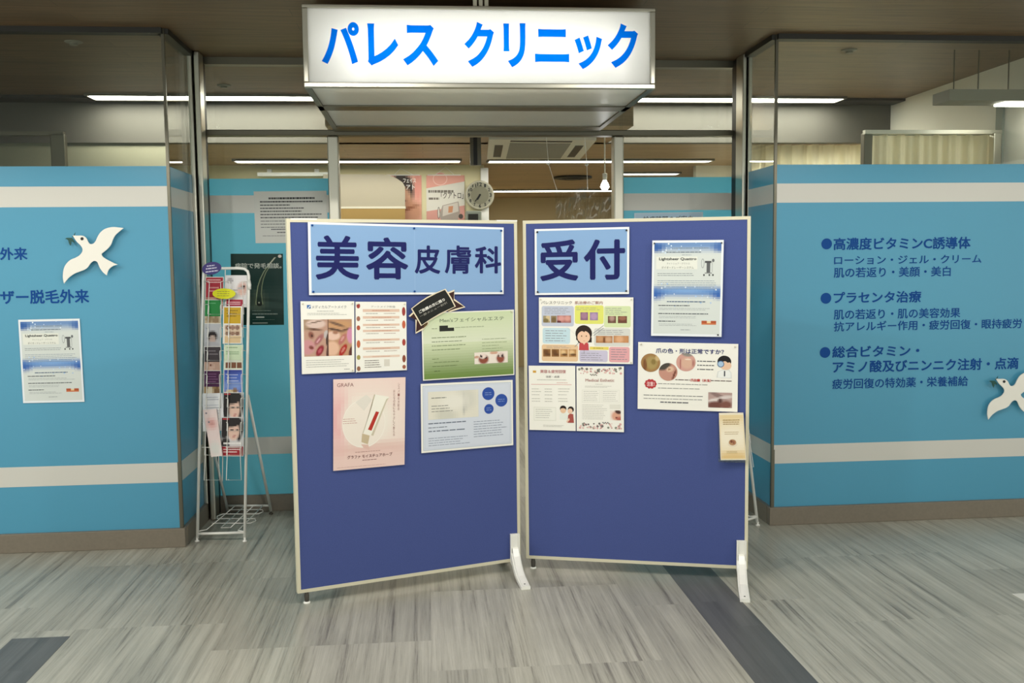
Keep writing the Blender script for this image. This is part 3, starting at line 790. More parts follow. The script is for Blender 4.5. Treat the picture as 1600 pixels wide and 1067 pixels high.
s.lines(.17, .825, .5, .95, 4, '#8a847c', .55); s.rect(.55, .83, .66, .93, '#d9d4c8')
o = s.build('poster', 'white price list with pale orange bars and red spots down both edges', 'poster', GL)
for u, v in ((.04, .03), (.96, .03)): s.pin(o, u, v, 'ivory', .004)

# green poster
s = Sheet(PL, [(658.3, 488.7), (803, 483.7), (803.8, 585.7), (661, 594.8)])
n = 24
for i in range(n):
    t = (i + .5) / n
    def mixc(a, b, k): return tuple(a[q] * (1 - k) + b[q] * k for q in range(3))
    c = mixc(lin('#c9d6ad'), lin('#d9dfc6'), min(1, t * 2.2)) if t < .45 else mixc(lin('#d2dbb8'), lin('#6f8a45'), min(1, (t - .45) / .5))
    s.mb.face([s.p(.012, .015 + .97 * (i + 1) / n, 1), s.p(.988, .015 + .97 * (i + 1) / n, 1), s.p(.988, .015 + .97 * i / n, 1), s.p(.012, .015 + .97 * i / n, 1)], 0, c)
s.text("Men'sフェイシャルエステ", .19, .095, .885, .155, '#5f6f58', 3)
s.rect(.185, .20, .275, .24, '#23241f', 2); s.rect(.185, .235, .34, .285, '#23241f', 2); s.lines(.105, .23, .17, .25, 1, '#8a9678', .7, 3); s.lines(.35, .225, .75, .245, 1, '#93a080', .6, 3)
for v in (.365, .425, .485, .545): s.lines(.10, v, .47, v + .022, 1, '#7f8d6a', .7, 3, .2)
for v in (.42, .475, .52, .565, .605): s.lines(.64, v, .92, v + .018, 1, '#8a9a74', .6, 3, .35)
s.lines(.1, .68, .2, .70, 1, '#6d7d50', .6, 3); s.lines(.12, .73, .4, .75, 1, '#6d7d50', .6, 3); s.lines(.1, .79, .4, .81, 1, '#657548', .6, 3); s.lines(.12, .86, .2, .88, 1, '#4f5d3a', .7, 3)
s.pic(.555, .625, .925, .80, '#eadfd3', [(.27, .62, .15, .4, 0, '#8c4a38', .4), (.25, .35, .1, .22, 0, '#e8d6cc', .5), (.34, .5, .03, .1, 20, '#3f3030'), (.2, .35, .03, .12, -10, '#453230'), (.06, .4, .08, .1, 20, '#caa089'), (.78, .6, .12, .42, 0, '#8f4c3a', .4), (.8, .3, .1, .2, 0, '#dccac0', .5), (.84, .4, .03, .16, 0, '#3f2c2c'), (.58, .1, .12, .12, 20, '#cfa48c'), (.72, .4, .03, .1, 0, '#4d3430')], 30, 14, 3)
o = s.build('poster', 'green and white landscape poster with two small dark photos, under the black ribbon', 'poster', GL, 'lam')
s.pin(o, .97, .03, 'ivory', .004)

# black ribbon badge
def zr(x, y): return (640 + x * .1406, 450 + y * .1406)
RB = [(30, 228), (115, 165), (200, 112), (300, 60), (393, 20), (452, 112), (500, 206), (425, 240), (330, 285), (230, 345), (135, 410), (85, 320)]
RT = [(415, 62), (497, 30), (492, 130), (610, 208), (520, 232), (440, 258), (400, 180)]
LT = [(60, 262), (0, 318), (76, 352), (70, 496), (150, 450), (205, 385), (140, 330)]
m = MB()
def flat(pts, off, th, col, grow=0):
    cx = sum(p[0] for p in pts) / len(pts); cy = sum(p[1] for p in pts) / len(pts)
    q = []
    for x, y in pts:
        d = math.hypot(x - cx, y - cy); k = 1 + grow / d; q.append(PL.uv(*zr(cx + (x - cx) * k, cy + (y - cy) * k), off))
    m.prism([PL.pt(a, b, off) for a, b in reversed(q)], [PL.pt(a, b, off - th) for a, b in reversed(q)], 0, lin(col))
for T_ in (RT, LT): flat(T_, .011, .002, '#eadcc0', 12); flat(T_, .0116, .0005, '#3a1c18', -6)
flat(RB, .014, .002, '#eadcc0', 14); flat(RB, .0146, .0005, '#191a16', 0)
for P_ in ([(180, 388), (205, 385), (195, 410), (150, 450), (160, 415)], [(425, 240), (470, 222), (440, 258), (400, 255)]): flat(P_, .0125, .0005, '#5b4724')
# two lines of small white print, set along the slant
def rtext(t, x0, y0, x1, y1, hgt, col, bold):
    L_ = math.hypot(x1 - x0, y1 - y0); dx, dy = (x1 - x0) / L_, (y1 - y0) / L_
    def fn(x, y, i):
        px_, py_ = x0 + dx * x * L_ + dy * y * hgt, y0 + dy * x * L_ - dx * y * hgt
        return PL.pt(*PL.uv(*zr(px_, py_), .0151), .0151 + i * .0001)
    put_text(m, t, fn, bold, 2, 0, lin(col))
rtext('ご依頼の方に限り', 112, 285, 398, 140, 36, '#e9e7df', .03)
rtext('一部メニュー割引', 122, 328, 418, 172, 24, '#aaa79d', .0)
tag(m.build('ribbon_badge', M_['print'], None, False, True), 'black paper ribbon badge with cream edge tilted over the green poster', 'badge', GL)

# pink poster with a cream tube
s = Sheet(PL, [(520.8, 592.7), (633.6, 589.2), (632, 725.8), (520.8, 735.7)])
s.pic(0, 0, 1, 1, '#eecdc6', [(.5, .5, .6, .46, 0, '#f0e4d8', 1.3), (.5, .82, .8, .1, 0, '#e3c0b6', 1), (.5, .93, .9, .12, 0, '#ebcdc4', 1), (.06, .45, .13, .3, 0, '#e9b6b5', 1.2), (.45, .45, .3, .22, 0, '#f1ecdf', .8)], 20, 26)
s.text('GRAFA', .05, .045, .275, .085, '#8a5a58', 2)
s.ell(.42, .5, .3, .27, '#f6efe4', 1.3, 30); s.ell(.42, .5, .29, .26, '#f1e7db', 1.5, 30)
s.poly([(.30, .26), (.45, .18), (.53, .24), (.42, .36)], '#e6dfd4', 1.8)
s.poly([(.56, .18), (.77, .215), (.765, .23), (.73, .275), (.55, .645), (.40, .605), (.535, .30)], '#f3efe2', 2); s.poly([(.56, .18), (.575, .185), (.41, .61), (.40, .605), (.535, .30)], '#cabfa8', 2.2)
s.poly([(.73, .24), (.765, .225), (.73, .275), (.55, .645), (.52, .635)], '#cfc5ae', 2.3)
s.poly([(.395, .61), (.50, .64), (.475, .735), (.385, .705)], '#c9b797', 2.2)
s.poly([(.585, .372), (.63, .382), (.525, .585), (.475, .57)], '#b8352b', 2.6)
s.poly([(.38, .73), (.48, .74), (.5, .80), (.42, .775)], '#e0bdb0', 1.8)
s.vtext('シスパー処方配合', .905, .06, .375, .028, '#9a6a62', 2); s.vtext('おとなの肌にもやさしく整える', .842, .135, .665, .028, '#9a6a62', 2)
s.lines(.13, .43, .33, .50, 3, '#c99a90', .4); s.lines(.3, .805, .72, .825, 1, '#b58880', .5)
s.text('グラファ モイスチュアホープ', .19, .845, .82, .885, '#7d4a48', 2, .01); s.lines(.4, .90, .62, .918, 1, '#8d5c58', .6); s.lines(.05, .965, .9, .98, 1, '#c9a098', .5)
s.build('poster', 'pink poster showing a cream tube with a red label, left board', 'poster', GL)

# pale blue poster with three blue discs
s = Sheet(PL, [(657.3, 599.9), (801, 593.5), (802, 695.4), (658.5, 708)])
s.rect(.02, .03, .98, .97, '#b9c3d2'); s.rect(.027, .04, .973, .96, '#dfe4ec', 1.4); s.rect(.035, .05, .965, .95, '#c3cbd9', 1.8); s.rect(.04, .056, .96, .944, '#d5dbe6', 2)
s.pic(.075, .12, .615, .525, '#e3dfd0', [(.75, .3, .2, .4, 0, '#d6d4c8', .8), (.35, .9, .2, .3, 0, '#d2d0c2', .8), (.72, .5, .03, .4, 0, '#bdbcb4', .6), (.5, .4, .25, .3, 0, '#e9e6da', .8)], 22, 12, 3)
s.lines(.11, .2, .27, .225, 1, '#77776f', .7, 4, .1); s.lines(.11, .31, .34, .43, 3, '#8f8e86', .4, 4)
for u, v, r in ((.725, .19, .068), (.87, .30, .068), (.73, .42, .052)):
    s.ell(u, v, r, r * 1.42, '#2c4fa3', 3); s.lines(u - r * .55, v - .03, u + r * .55, v + .03, 2, '#8fa5d6', .4, 4, .1)
s.lines(.075, .565, .52, .60, 1, '#6f7888', .7, 3, .1); s.lines(.075, .63, .28, .655, 1, '#6f7888', .7, 3); s.lines(.075, .68, .5, .71, 1, '#6f7888', .8, 3, .15, .05)
s.lines(.075, .78, .52, .92, 4, '#8c95a6', .4, 3); s.lines(.56, .58, .94, .84, 7, '#8c95a6', .4, 3)
s.build('poster', 'pale blue landscape poster with three round blue discs, left board', 'poster', GL)

# laser poster, twice: on the right board and on the left glass front
def laser(P, cn, off, label, group):
    s = Sheet(P, cn, off, '#e9eef2')
    def bgf(x, y):
        c = lin('#d4dad6')
        def band(y0, wd, col, c):
            k = max(0, 1 - abs(y - y0) / wd); k = k * k * (3 - 2 * k); return tuple(c[q] * (1 - k) + lin(col)[q] * k for q in range(3))
        c = band(.02, .12, '#6f92c2', c); c = band(.535, .09, '#4f7fc0', c); return c
    s.pic(.03, .025, .97, .975, bgf, [(0.02, .05, .12, .05, 0, '#3560a5', 1), (.98, .05, .1, .05, 0, '#4a6fae', 1), (.02, .56, .12, .06, 0, '#3a66b0', 1.2), (.98, .56, .1, .05, 0, '#3a66b0', 1.2), (.5, .52, .35, .03, 0, '#7ea6d8', 1.2)], 18, 44)
    R = random.Random(5)
    for k in range(46):
        v = R.choice((.04, .09, .11, .47, .5, .58, .6, .66)) + R.uniform(-.025, .025); r = R.uniform(.004, .013)
        s.ell(R.uniform(.04, .96), v, r, r * .75, R.choice(('#cfe0f2', '#a9c6e8', '#e3ecf5')), 1.6, 9)
    s.lines(.28, .07, .8, .092, 1, '#7f8f9c', .6); s.lines(.2, .112, .82, .135, 1, '#6f7c88', .7); s.lines(.42, .145, .58, .158, 1, '#7f8f9c', .6)
    s.rect(.06, .17, .64, .30, '#e4e6dc', 1.8); s.text('Lightsheer Quattro', .10, .178, .625, .215, '#2e3436', 3, .02)
    s.text('ライトシェア・クワトロ', .21, .232, .53, .25, '#8a8f8e', 3); s.text('ダイオードレーザーシステム', .135, .27, .59, .295, '#6f7674', 3)
    # drawing of the wheeled machine
    s.rect(.745, .215, .835, .235, '#4d4f50', 2.5); s.rect(.77, .235, .82, .335, '#5f6163', 2.5); s.rect(.745, .335, .845, .345, '#8a8b8b', 2.5)
    for u in (.735, .81, .86): s.ell(u, .36, .012, .011, '#4d4f50', 2.6, 8)
    s.ell(.715, .24, .022, .05, '#9aa0a2', 2.3, 14); s.ell(.715, .24, .015, .042, '#d4dad6', 2.4, 14); s.ell(.86, .21, .018, .018, '#6b6e70', 2.5, 8); s.rect(.845, .22, .852, .33, '#a3a7a8', 2.4)
    s.lines(.08, .335, .68, .375, 2, '#7b858b', .4); s.lines(.08, .41, .92, .515, 5, '#7d8fa4', .35, 2.5, .12)
    s.lines(.22, .628, .78, .648, 1, '#4f6480', .8, 2.5, .05)
    for v in (.67, .755, .835): s.lines(.10, v, .10 + (.45 if v < .7 else .72 if v < .8 else .25), v + .018, 1, '#4d5358', .8, 2.5, .02); s.lines(.11, v + .03, .9 if v < .7 else .65, v + .06, 2, '#8a9298', .35)
    s.rect(.715, .835, .79, .875, '#b0532f', 2); s.rect(.845, .835, .92, .875, '#b0532f', 2); s.rect(.79, .84, .845, .875, '#e5c89a', 2); s.rect(.715, .86, .92, .875, '#c9744a', 2.2)
    s.lines(.42, .925, .58, .938, 1, '#8a9298', .7)
    o = s.build('poster', label, 'poster', group, 'lam')
    return s, o
s, o = laser(PR, [(1019.3, 375.7), (1131, 374.8), (1127.3, 526.3), (1017.2, 524.5)], .012, 'blue and white sparkle-band poster of a laser machine, on the right felt board', GR)
for u, v in ((.03, .03), (.97, .03), (.95, .98)): s.pin(o, u, v, 'black', .004)
laser(WF, [(28.4, 499.6), (124.4, 497.7), (132, 627.7), (36.2, 629.8)], .006, 'blue and white sparkle-band poster of a laser machine, on the left glass front', 'posters on the glass')

# skin guide with a drawn woman
s = Sheet(PR, [(842, 464.6), (989.7, 464.6), (988.8, 568.9), (842.3, 566.4)])
s.text('パレスクリニック', .025, .055, .355, .105, '#8f8b86', 2, .01); s.text('肌治療のご案内', .385, .055, .68, .105, '#b58b7c', 2, .01)
for a in ((.03, .13, .375, .44, '#c0c6d6'), (.385, .12, .69, .40, '#dfe070'), (.695, .13, .975, .45, '#d3dfae'), (.04, .465, .335, .705, '#c3dbe4'), (.59, .465, .97, .735, '#d6d6cf'), (.03, .72, .42, .975, '#e3c29a'), (.435, .80, .735, .975, '#c9c3d8'), (.75, .745, .965, .975, '#e2a7ab')):
    s.rrect(*a[:4], a[4], 1, .02, 1.5)
s.rect(.545, .745, .745, .79, '#e5d264', 1.5); s.lines(.58, .757, .72, .777, 1, '#8d8350', .7)
def ph(a, col, bl, nx=10, ny=8): s.pic(*a, col, bl, nx, ny, 2)
ph((.045, .28, .12, .385), '#9c8f6e', [(.8, .3, .4, .5, 0, '#d3bd92'), (.4, .7, .4, .3, 0, '#7e7048')]); ph((.13, .28, .19, .385), '#8f7a58', [(.5, .6, .4, .4, 0, '#74603f')])
ph((.195, .275, .345, .385), '#a56a66', [(.3, .4, .25, .4, 0, '#d59a92', .8), (.75, .4, .22, .4, 0, '#d79c90', .8), (.1, .9, .2, .2, 0, '#5d2b30')], 14)
ph((.445, .225, .525, .345), '#8c6680', [(.5, .4, .4, .4, 0, '#a57c92')]); ph((.545, .225, .63, .345), '#9a80a5', [(.5, .5, .4, .4, 0, '#b595b5')])
ph((.735, .28, .82, .385), '#6f4c3e', [(.5, .3, .3, .4, 0, '#b08f84', .8)]); ph((.84, .28, .935, .385), '#6d4434', [(.5, .3, .4, .3, 0, '#96644f')])
ph((.61, .58, .785, .685), '#b0784c', [(.25, .4, .2, .4, 0, '#c9976c', .8), (.75, .5, .2, .4, 0, '#d0a683', .8), (.5, .6, .05, .5, 0, '#7c4d2d')], 16)
ph((.795, .575, .955, .68), '#c08a5c', [(.4, .5, .25, .5, 0, '#dba980', .8), (.8, .5, .1, .5, 0, '#c98f60')], 14)
for k in range(4): ph((.045 + k * .092, .79, .125 + k * .092, .905), '#8d6338' if k < 2 else '#b98a56', [(.4, .4, .35, .3, 20, '#6d4722' if k < 2 else '#e0bd8c', .8), (.6, .7, .4, .15, 0, '#5f3e20', .8)])
for a in ((.06, .15, .34, .26, 4), (.40, .145, .65, .20, 2), (.71, .15, .95, .265, 4), (.07, .49, .31, .68, 5), (.63, .485, .93, .565, 3), (.08, .735, .36, .78, 2), (.45, .83, .72, .96, 4), (.77, .765, .94, .95, 5)):
    s.lines(*a, '#85858c', .35, 2.2, .3, .04)
for p_ in (((.30, .45), (.385, .55)), ((.69, .42), (.58, .54)), ((.69, .46), (.585, .575)), ((.385, .75), (.43, .68)), ((.485, .78), (.485, .85))):
    (ua, va), (ub, vb) = p_; d = .0022; s.poly([(ua - d, va), (ub - d, vb), (ub + d, vb + .004), (ua + d, va + .004)], '#7d8088', 2)
s.ell(.48, .545, .088, .125, '#2b1b16', 2.5, 26); s.poly([(.40, .56), (.42, .68), (.47, .72), (.40, .64)], '#2b1b16', 2.5); s.poly([(.53, .62), (.565, .60), (.565, .68), (.50, .68)], '#2b1b16', 2.5)
s.poly([(.43, .80), (.435, .70), (.46, .665), (.505, .665), (.53, .70), (.535, .80)], '#c2474c', 3); s.poly([(.455, .66), (.51, .66), (.485, .72)], '#ecc5a8', 3.4)
s.ell(.48, .60, .068, .095, '#ecc5a8', 3.2, 24)
s.poly([(.405, .56), (.42, .48), (.48, .445), (.54, .48), (.555, .565), (.52, .52), (.50, .49), (.49, .525), (.455, .505), (.43, .535)], '#2b1b16', 3.8)
for u in (.458, .508): s.ell(u, .585, .006, .012, '#6b4a22', 4, 8)
s.rect(.475, .655, .495, .66, '#c97a68', 4)
o = s.build('poster', 'white guide poster with pastel boxes around a drawn woman in red', 'poster', GR)
for u, v in ((.02, .03), (.98, .03), (.98, .975)): s.pin(o, u, v, 'ivory', .004)

# two leaflets below it
s = Sheet(PR, [(826, 571.2), (898.8, 571.6), (899.5, 673.3), (827.2, 671.5)])
s.rect(.09, .075, .16, .11, '#d3a245'); s.text('美容＆疲労回復', .25, .06, .80, .115, '#c58f8c', 2, .02); s.text('注射・点滴', .37, .15, .66, .185, '#a8a4a0', 2, .02)
s.lines(.18, .205, .82, .23, 1, '#b0aea6', .5); s.rect(.05, .285, .92, .292, '#d99e9a'); s.lines(.6, .25, .9, .27, 1, '#d6a39d', .6)
for v in (.35, .39, .44, .50, .54): s.lines(.06, v, .27, v + .02, 1, '#b3b1a8', .6); s.lines(.34, v, .52, v + .02, 1, '#a8a69e', .6); s.lines(.63, v - .01, .88, v + .02, 1, '#bdbbb2', .5)
s.rect(.1, .64, .58, .85, '#dcdccf'); s.rect(.108, .648, .572, .842, '#efeee4', 1.4); s.lines(.14, .66, .52, .82, 5, '#b0aea6', .35); s.lines(.3, .91, .75, .95, 2, '#a8a69e', .4)
s.ell(.735, .66, .07, .05, '#2a1c18', 2, 16); s.ell(.735, .685, .062, .045, '#e7c3a0', 2.4, 16); s.poly([(.66, .83), (.66, .75), (.70, .72), (.78, .72), (.82, .76), (.82, .83)], '#e8ebe2', 2.2); s.poly([(.665, .66), (.70, .63), (.77, .63), (.80, .665), (.74, .65)], '#2a1c18', 2.8)
s.ell(.90, .67, .065, .048, '#2a1c18', 2.6, 16); s.ell(.885, .695, .052, .042, '#ecc8ae', 3, 16); s.poly([(.83, .875), (.84, .76), (.88, .735), (.95, .74), (.965, .875)], '#a8524a', 2.8); s.poly([(.80, .86), (.86, .80), (.875, .83), (.82, .875)], '#ecc8ae', 3.2)
o = s.build('leaflet', 'white leaflet with pink title and two drawn women at lower right', 'leaflet', GR)
s = Sheet(PR, [(900.7, 572.2), (974.7, 572.2), (974.9, 675.2), (901, 673.3)])
R = random.Random(11)
for v0 in (.03, .875):
    for k in range(58):
        u, v = R.uniform(.06, .94), v0 + R.uniform(0, .08); r = R.uniform(.008, .03)
        s.ell(u, v, r, r * .7, R.choice(('#dcb6ae', '#e3c4bc', '#c99c98', '#8b8d80', '#77706c', '#d9a8a4')), 1 + k * .02, 9, R.uniform(0, 3))
for k in range(6): s.ell(.3 + k * .025, .125 + .012 * (k % 2), .016, .01, '#8d8a80', 1.5, 8)
for k in range(6): s.ell(.56 + k * .025, .86 + .012 * (k % 2), .016, .01, '#7f7d78', 1.5, 8)
s.text('Medical Esthetic', .19, .19, .80, .235, '#b98c86', 2.5, .012); s.lines(.4, .265, .58, .28, 1, '#a8a69e', .6); s.lines(.18, .295, .8, .33, 2, '#aaa89f', .4)
for u in (.12, .53): s.rect(u, .36, u + .38, .555, '#dcdccf', 1); s.rect(u + .006, .364, u + .374, .551, '#f0eee5', 1.5); s.lines(u + .03, .37, u + .36, .54, 6, '#aeaca4', .3)
s.lines(.12, .58, .68, .82, 9, '#b0aea5', .28); s.rect(.70, .58, .93, .65, '#e3e1d6', 1)
s.pic(.71, .67, .935, .82, '#efe3da', [(.6, .6, .45, .5, -30, '#dba48c', .5), (.75, .15, .3, .2, 20, '#4d2f2a', .5), (.6, .75, .12, .1, 0, '#7d3a30'), (.9, .9, .3, .25, 0, '#b96a5c', .6)], 14, 12, 2)
o = s.build('leaflet', 'white leaflet with pink flower borders and a small face photo', 'leaflet', GR)

# nail poster
s = Sheet(PR, [(997.2, 534.2), (1153.6, 537.3), (1152.3, 643.6), (996.2, 638.7)])
s.text('爪の色・形は正常ですか？', .18, .085, .86, .16, '#3a3f74', 2, .022)
def disc(u, v, ru, rv, bgc, bl):
    n = 16; bb = [(b[0], b[1], b[2], b[3], math.radians(b[4]), lin(b[5])) for b in bl]
    for i in range(n):
        for j in range(n):
            x0, x1, y0, y1 = -1 + 2 * i / n, -1 + 2 * (i + 1) / n, -1 + 2 * j / n, -1 + 2 * (j + 1) / n
            cl = lambda x, y: (x, y) if math.hypot(x, y) <= 1 else (x / math.hypot(x, y), y / math.hypot(x, y))
            if min(math.hypot(x, y) for x in (x0, x1) for y in (y0, y1)) >= 1: continue
            c = lin(bgc)
            for bx, by, rx, ry, ro, bc in bb:
                dx, dy = (x0 + x1) / 2 - bx, (y0 + y1) / 2 - by; cs, sn = math.cos(ro), math.sin(ro)
                d = math.hypot((dx * cs + dy * sn) / rx, (-dx * sn + dy * cs) / ry); k = max(0, min(1, (1.2 - d) / .4)); c = tuple(c[q] * (1 - k) + bc[q] * k for q in range(3))
            s.mb.face([s.p(u + ru * a, v + rv * b, 2) for a, b in (cl(x0, y1), cl(x1, y1), cl(x1, y0), cl(x0, y0))], 0, c)
disc(.128, .305, .098, .137, '#a07a4a', [(.1, 0, .6, .7, 0, '#a8925a'), (-.6, .3, .2, .7, 0, '#7d5230'), (.3, -.1, .25, .3, 0, '#8a7440'), (.7, -.5, .25, .3, 0, '#c9ae7c')])
disc(.306, .435, .094, .132, '#c49180', [(-.5, -.7, .8, .5, -20, '#4a453c'), (.2, -.3, .4, .3, -20, '#d9b79c'), (.1, -.3, .12, .12, 0, '#a47450'), (.65, .3, .12, .6, 20, '#7d4a3c')])
disc(.484, .285, .097, .135, '#cf9e92', [(.1, .1, .6, .6, 0, '#d6ae98'), (.2, -.85, .6, .2, 0, '#8c8880'), (-.6, .2, .08, .6, 0, '#b07068'), (.2, -.35, .3, .08, 0, '#ecd8c8'), (.75, .1, .08, .5, 0, '#b27a70')])
for v in (.265, .325, .385): s.ell(.605, v, .007, .01, '#2f2f33', 2, 8); s.lines(.62, v - .014, .62 + .16, v + .014, 1, '#5d5d60', .8, 2, .15)
s.ell(.865, .265, .068, .09, '#1d1a1a', 2, 22); s.ell(.88, .32, .055, .065, '#e9c3a5', 2.5, 20); s.poly([(.81, .26), (.83, .20), (.9, .20), (.93, .26), (.90, .28), (.87, .25)], '#1d1a1a', 3)
s.ell(.83, .30, .034, .048, '#4d6b96', 3.3, 18); s.ell(.83, .30, .027, .038, '#a9c4dd', 3.6, 18)
s.poly([(.79, .50), (.80, .41), (.85, .38), (.91, .38), (.935, .42), (.94, .51)], '#d9dbd8', 2.2); s.poly([(.80, .50), (.81, .415), (.85, .39), (.905, .39), (.928, .425), (.93, .50)], '#eceeea', 2.6); s.rect(.862, .40, .875, .48, '#3d3f48', 3)
s.lines(.38, .535, .53, .56, 1, '#6b5a55', .8, 2, .02); s.text('爪白癬（水虫）', .53, .525, .735, .57, '#c03a34', 2.5, .03); s.lines(.735, .535, .94, .56, 1, '#6b5a55', .8, 2, .02)
for k in range(10):
    t = k / 10 * 2 * math.pi; s.ell(.13 + .045 * math.cos(t), .62 + .05 * math.sin(t), .018, .024, '#b8383c', 2, 10)
s.ell(.13, .62, .052, .058, '#b8383c', 2.2, 18); s.text('注意！', .092, .585, .17, .655, '#f0c9c9', 3, .03)
s.lines(.205, .60, .86, .625, 1, '#8a8a86', .6); s.lines(.205, .665, .76, .69, 1, '#8a8a86', .6); s.lines(.06, .775, .66, .80, 1, '#7d7d7a', .7, 2, .02); s.lines(.06, .825, .66, .85, 1, '#8d8d8a', .6, 2, .02); s.lines(.23, .87, .52, .905, 1, '#66666a', .8, 2, .02)
s.pic(.71, .72, .945, .945, '#b59a94', [(.4, .2, .4, .12, 35, '#8d7470', .6), (.75, .3, .3, .1, -10, '#d8ccc8', .7), (.25, .5, .3, .1, -20, '#dcd0cc', .7), (.3, .85, .35, .25, 0, '#6f463f', .6), (.75, .8, .25, .25, 0, '#7d5047', .6), (.5, .55, .1, .15, 0, '#5c3d38', .7)], 16, 12, 2)
o = s.build('poster', 'white landscape nail-health poster with three round photos and a drawn doctor', 'poster', GR)
for u, v in ((.03, .03), (.97, .04)): s.pin(o, u, v, 'ivory', .004)

# leaflet holder at the right end of the board
q = [PR.uv(x, y, .004) for x, y in ((1123.3, 646), (1161.5, 645.5), (1167, 719.7), (1125, 720.3))]
hx0, hx1 = q[0][0], (q[1][0] + q[2][0]) / 2; hz0, hz1 = q[3][1], q[0][1]
hd = thing('leaflet_holder', 'clear leaflet holder on the lower right edge of the right board', 'holder', PR.pt((hx0 + hx1) / 2, hz0, 0))
m = MB(); m.pbox(PR, hx0 - .002, hx1 + .002, hz0, hz0 + .002, .001, .032); m.pbox(PR, hx0 - .002, hx1 + .002, hz0 + .002, hz1 - .02, .001, .0025); m.build('back', M_['glass'], hd)
m = MB(); m.pbox(PR, hx0 - .002, hx1 + .002, hz0 + .002, hz0 + .014, .0305, .032); m.build('front_lip', M_['glass'], hd)
def leaf(P, cn, off, th):
    return Sheet(P, cn, off, '#efe6d2', th)
def front_px(pts, off): return pts
s = leaf(PR, [(1123.3, 646), (1161.5, 645.5), (1166, 718.5), (1126, 719)], .029, .022)
s.rect(.02, .03, .98, .98, '#ecd6a8'); s.pic(.04, .05, .96, .96, '#efe0bf', [(.5, .5, .7, .25, 0, '#f4ead3', 1), (.5, 1, .8, .15, 0, '#e3c48a', 1), (.5, 0, .8, .12, 0, '#e8d2a2', 1)], 10, 16, 1.5)
s.lines(.15, .12, .85, .25, 3, '#9a7a3c', .55, 3, .1, .06); s.lines(.2, .38, .8, .46, 2, '#b09260', .4, 3)
s.ell(.5, .66, .19, .06, '#e9dcc4', 2.4); s.ell(.5, .62, .15, .065, '#b58a66', 2.6, 14); s.ell(.46, .60, .05, .03, '#7d4a36', 3, 10); s.ell(.55, .62, .04, .04, '#96604a', 3, 10)
s.lines(.25, .80, .75, .86, 2, '#a8925f', .4, 3)
tag(s.build('leaflet_stack'), 'stack of cream and gold leaflets in the clear holder on the right board', 'leaflet')

# white strips of tape on the top edges of the boards
for P_, x0, x1, yy in ((PL, 454, 495, 341.2), (PL, 776, 808, 346)):
    a0, _ = P_.uv(x0, yy); a1, _ = P_.uv(x1, yy)
    m = MB(); m.pbox(P_, a0, a1, 1.806, 1.8125, -.02, .0012)
    tag(m.build('tape_strip', M_['white']), 'white tape strip on the top edge of the left board, ' + ('near its left corner' if x0 < 500 else 'near the middle joint'), 'tape', 'tape strips on the left board')

# ------------------------------------------------------------------ papers on the recess panes
s = Sheet(WB, [(396.3, 299), (510, 298), (513.5, 379), (399.4, 380)], .004, '#d9d9d2')
s.text('発毛治療をご希望の方についてのお知らせ', .20, .115, .84, .16, '#4b4b4b', 2, .015) if False else s.lines(.2, .11, .84, .165, 1, '#3f3f3f', 1.1, 2, .02, .02)
s.lines(.08, .18, .95, .225, 1, '#4f4f4f', 1.0, 2, .02, .02)
for k in range(5): s.lines(.08, .25 + k * .06, .08 + (.42, .6, .58, .86, .8)[k], .285 + k * .06, 1, '#5d5d5d', 1.0, 2, .03, .025)
for k in range(3): s.lines(.08, .56 + k * .06, .6, .59 + k * .06, 1, '#8b8b88', .9, 2, .3)
s.lines(.22, .72, .6, .75, 1, '#55555a', 1, 2, .05, .02); s.lines(.3, .78, .55, .81, 1, '#666', 1, 2, .05, .02) if False else s.lines(.3, .78, .55, .81, 1, '#666666', 1, 2, .05, .02); s.lines(.1, .85, .6, .87, 1, '#8b8b88', .9)
s.build('notice_sheet', 'white printed notice sheet stuck on the left sidelight, half behind the board', 'notice', 'papers on the recess glass')

s = Sheet(WB, [(360.3, 396.4), (442, 396.4), (443.7, 507.5), (362, 508)], .004, '#07302a')
s.pic(.0, .0, 1, 1, '#06302a', [(.5, .72, .75, .2, 0, '#2b423b', 1.3), (.52, .68, .14, .14, 0, '#4a5848', 1), (.5, .98, .8, .12, 0, '#07352d', 1)], 14, 20, .6)
s.text('病院で発毛相談。', .08, .13, .97, .205, '#c6cdc2', 3, .012)
L_ = [(.85, .05), (.78, .11), (.72, .16), (.63, .25), (.56, .35), (.51, .46), (.485, .58), (.47, .68), (.475, .715)]
Rr = [(.87, .06), (.80, .12), (.74, .18), (.67, .26), (.62, .35), (.59, .45), (.575, .56), (.59, .66), (.60, .71)]
s.poly(L_ + list(reversed(Rr)), '#26382f', 1.5)
def ribbon(pts, w, col, layer):
    for (a, b), (c, d) in zip(pts, pts[1:]): s.poly([(a - w, b), (c - w, d), (c + w, d), (a + w, b)], col, layer)
ribbon(L_[2:], .009, '#8d9a78', 2); ribbon(Rr[2:], .008, '#7d8a6a', 2); ribbon(L_[:3], .016, '#b7b9a4', 2.2)
s.ell(.535, .70, .055, .035, '#18211b', 2.1, 14); s.ell(.53, .685, .018, .012, '#a8ad98', 2.4, 8)
s.ell(.94, .035, .036, .022, '#d6c9bf', 2, 14)
s.lines(.4, .79, .75, .805, 1, '#7f9288', .9, 2); s.lines(.4, .835, .9, .855, 1, '#9aa79d', 1, 2, .05); s.rect(.47, .88, .625, .90, '#b9beb4', 2); s.lines(.4, .92, .9, .93, 1, '#5d736a', .8); s.rect(.4, .965, .69, .978, '#9fa79c', 2)
s.build('poster', 'dark green hair-treatment poster with a pale drawn hair root, behind the brochure rack', 'poster', 'papers on the recess glass')

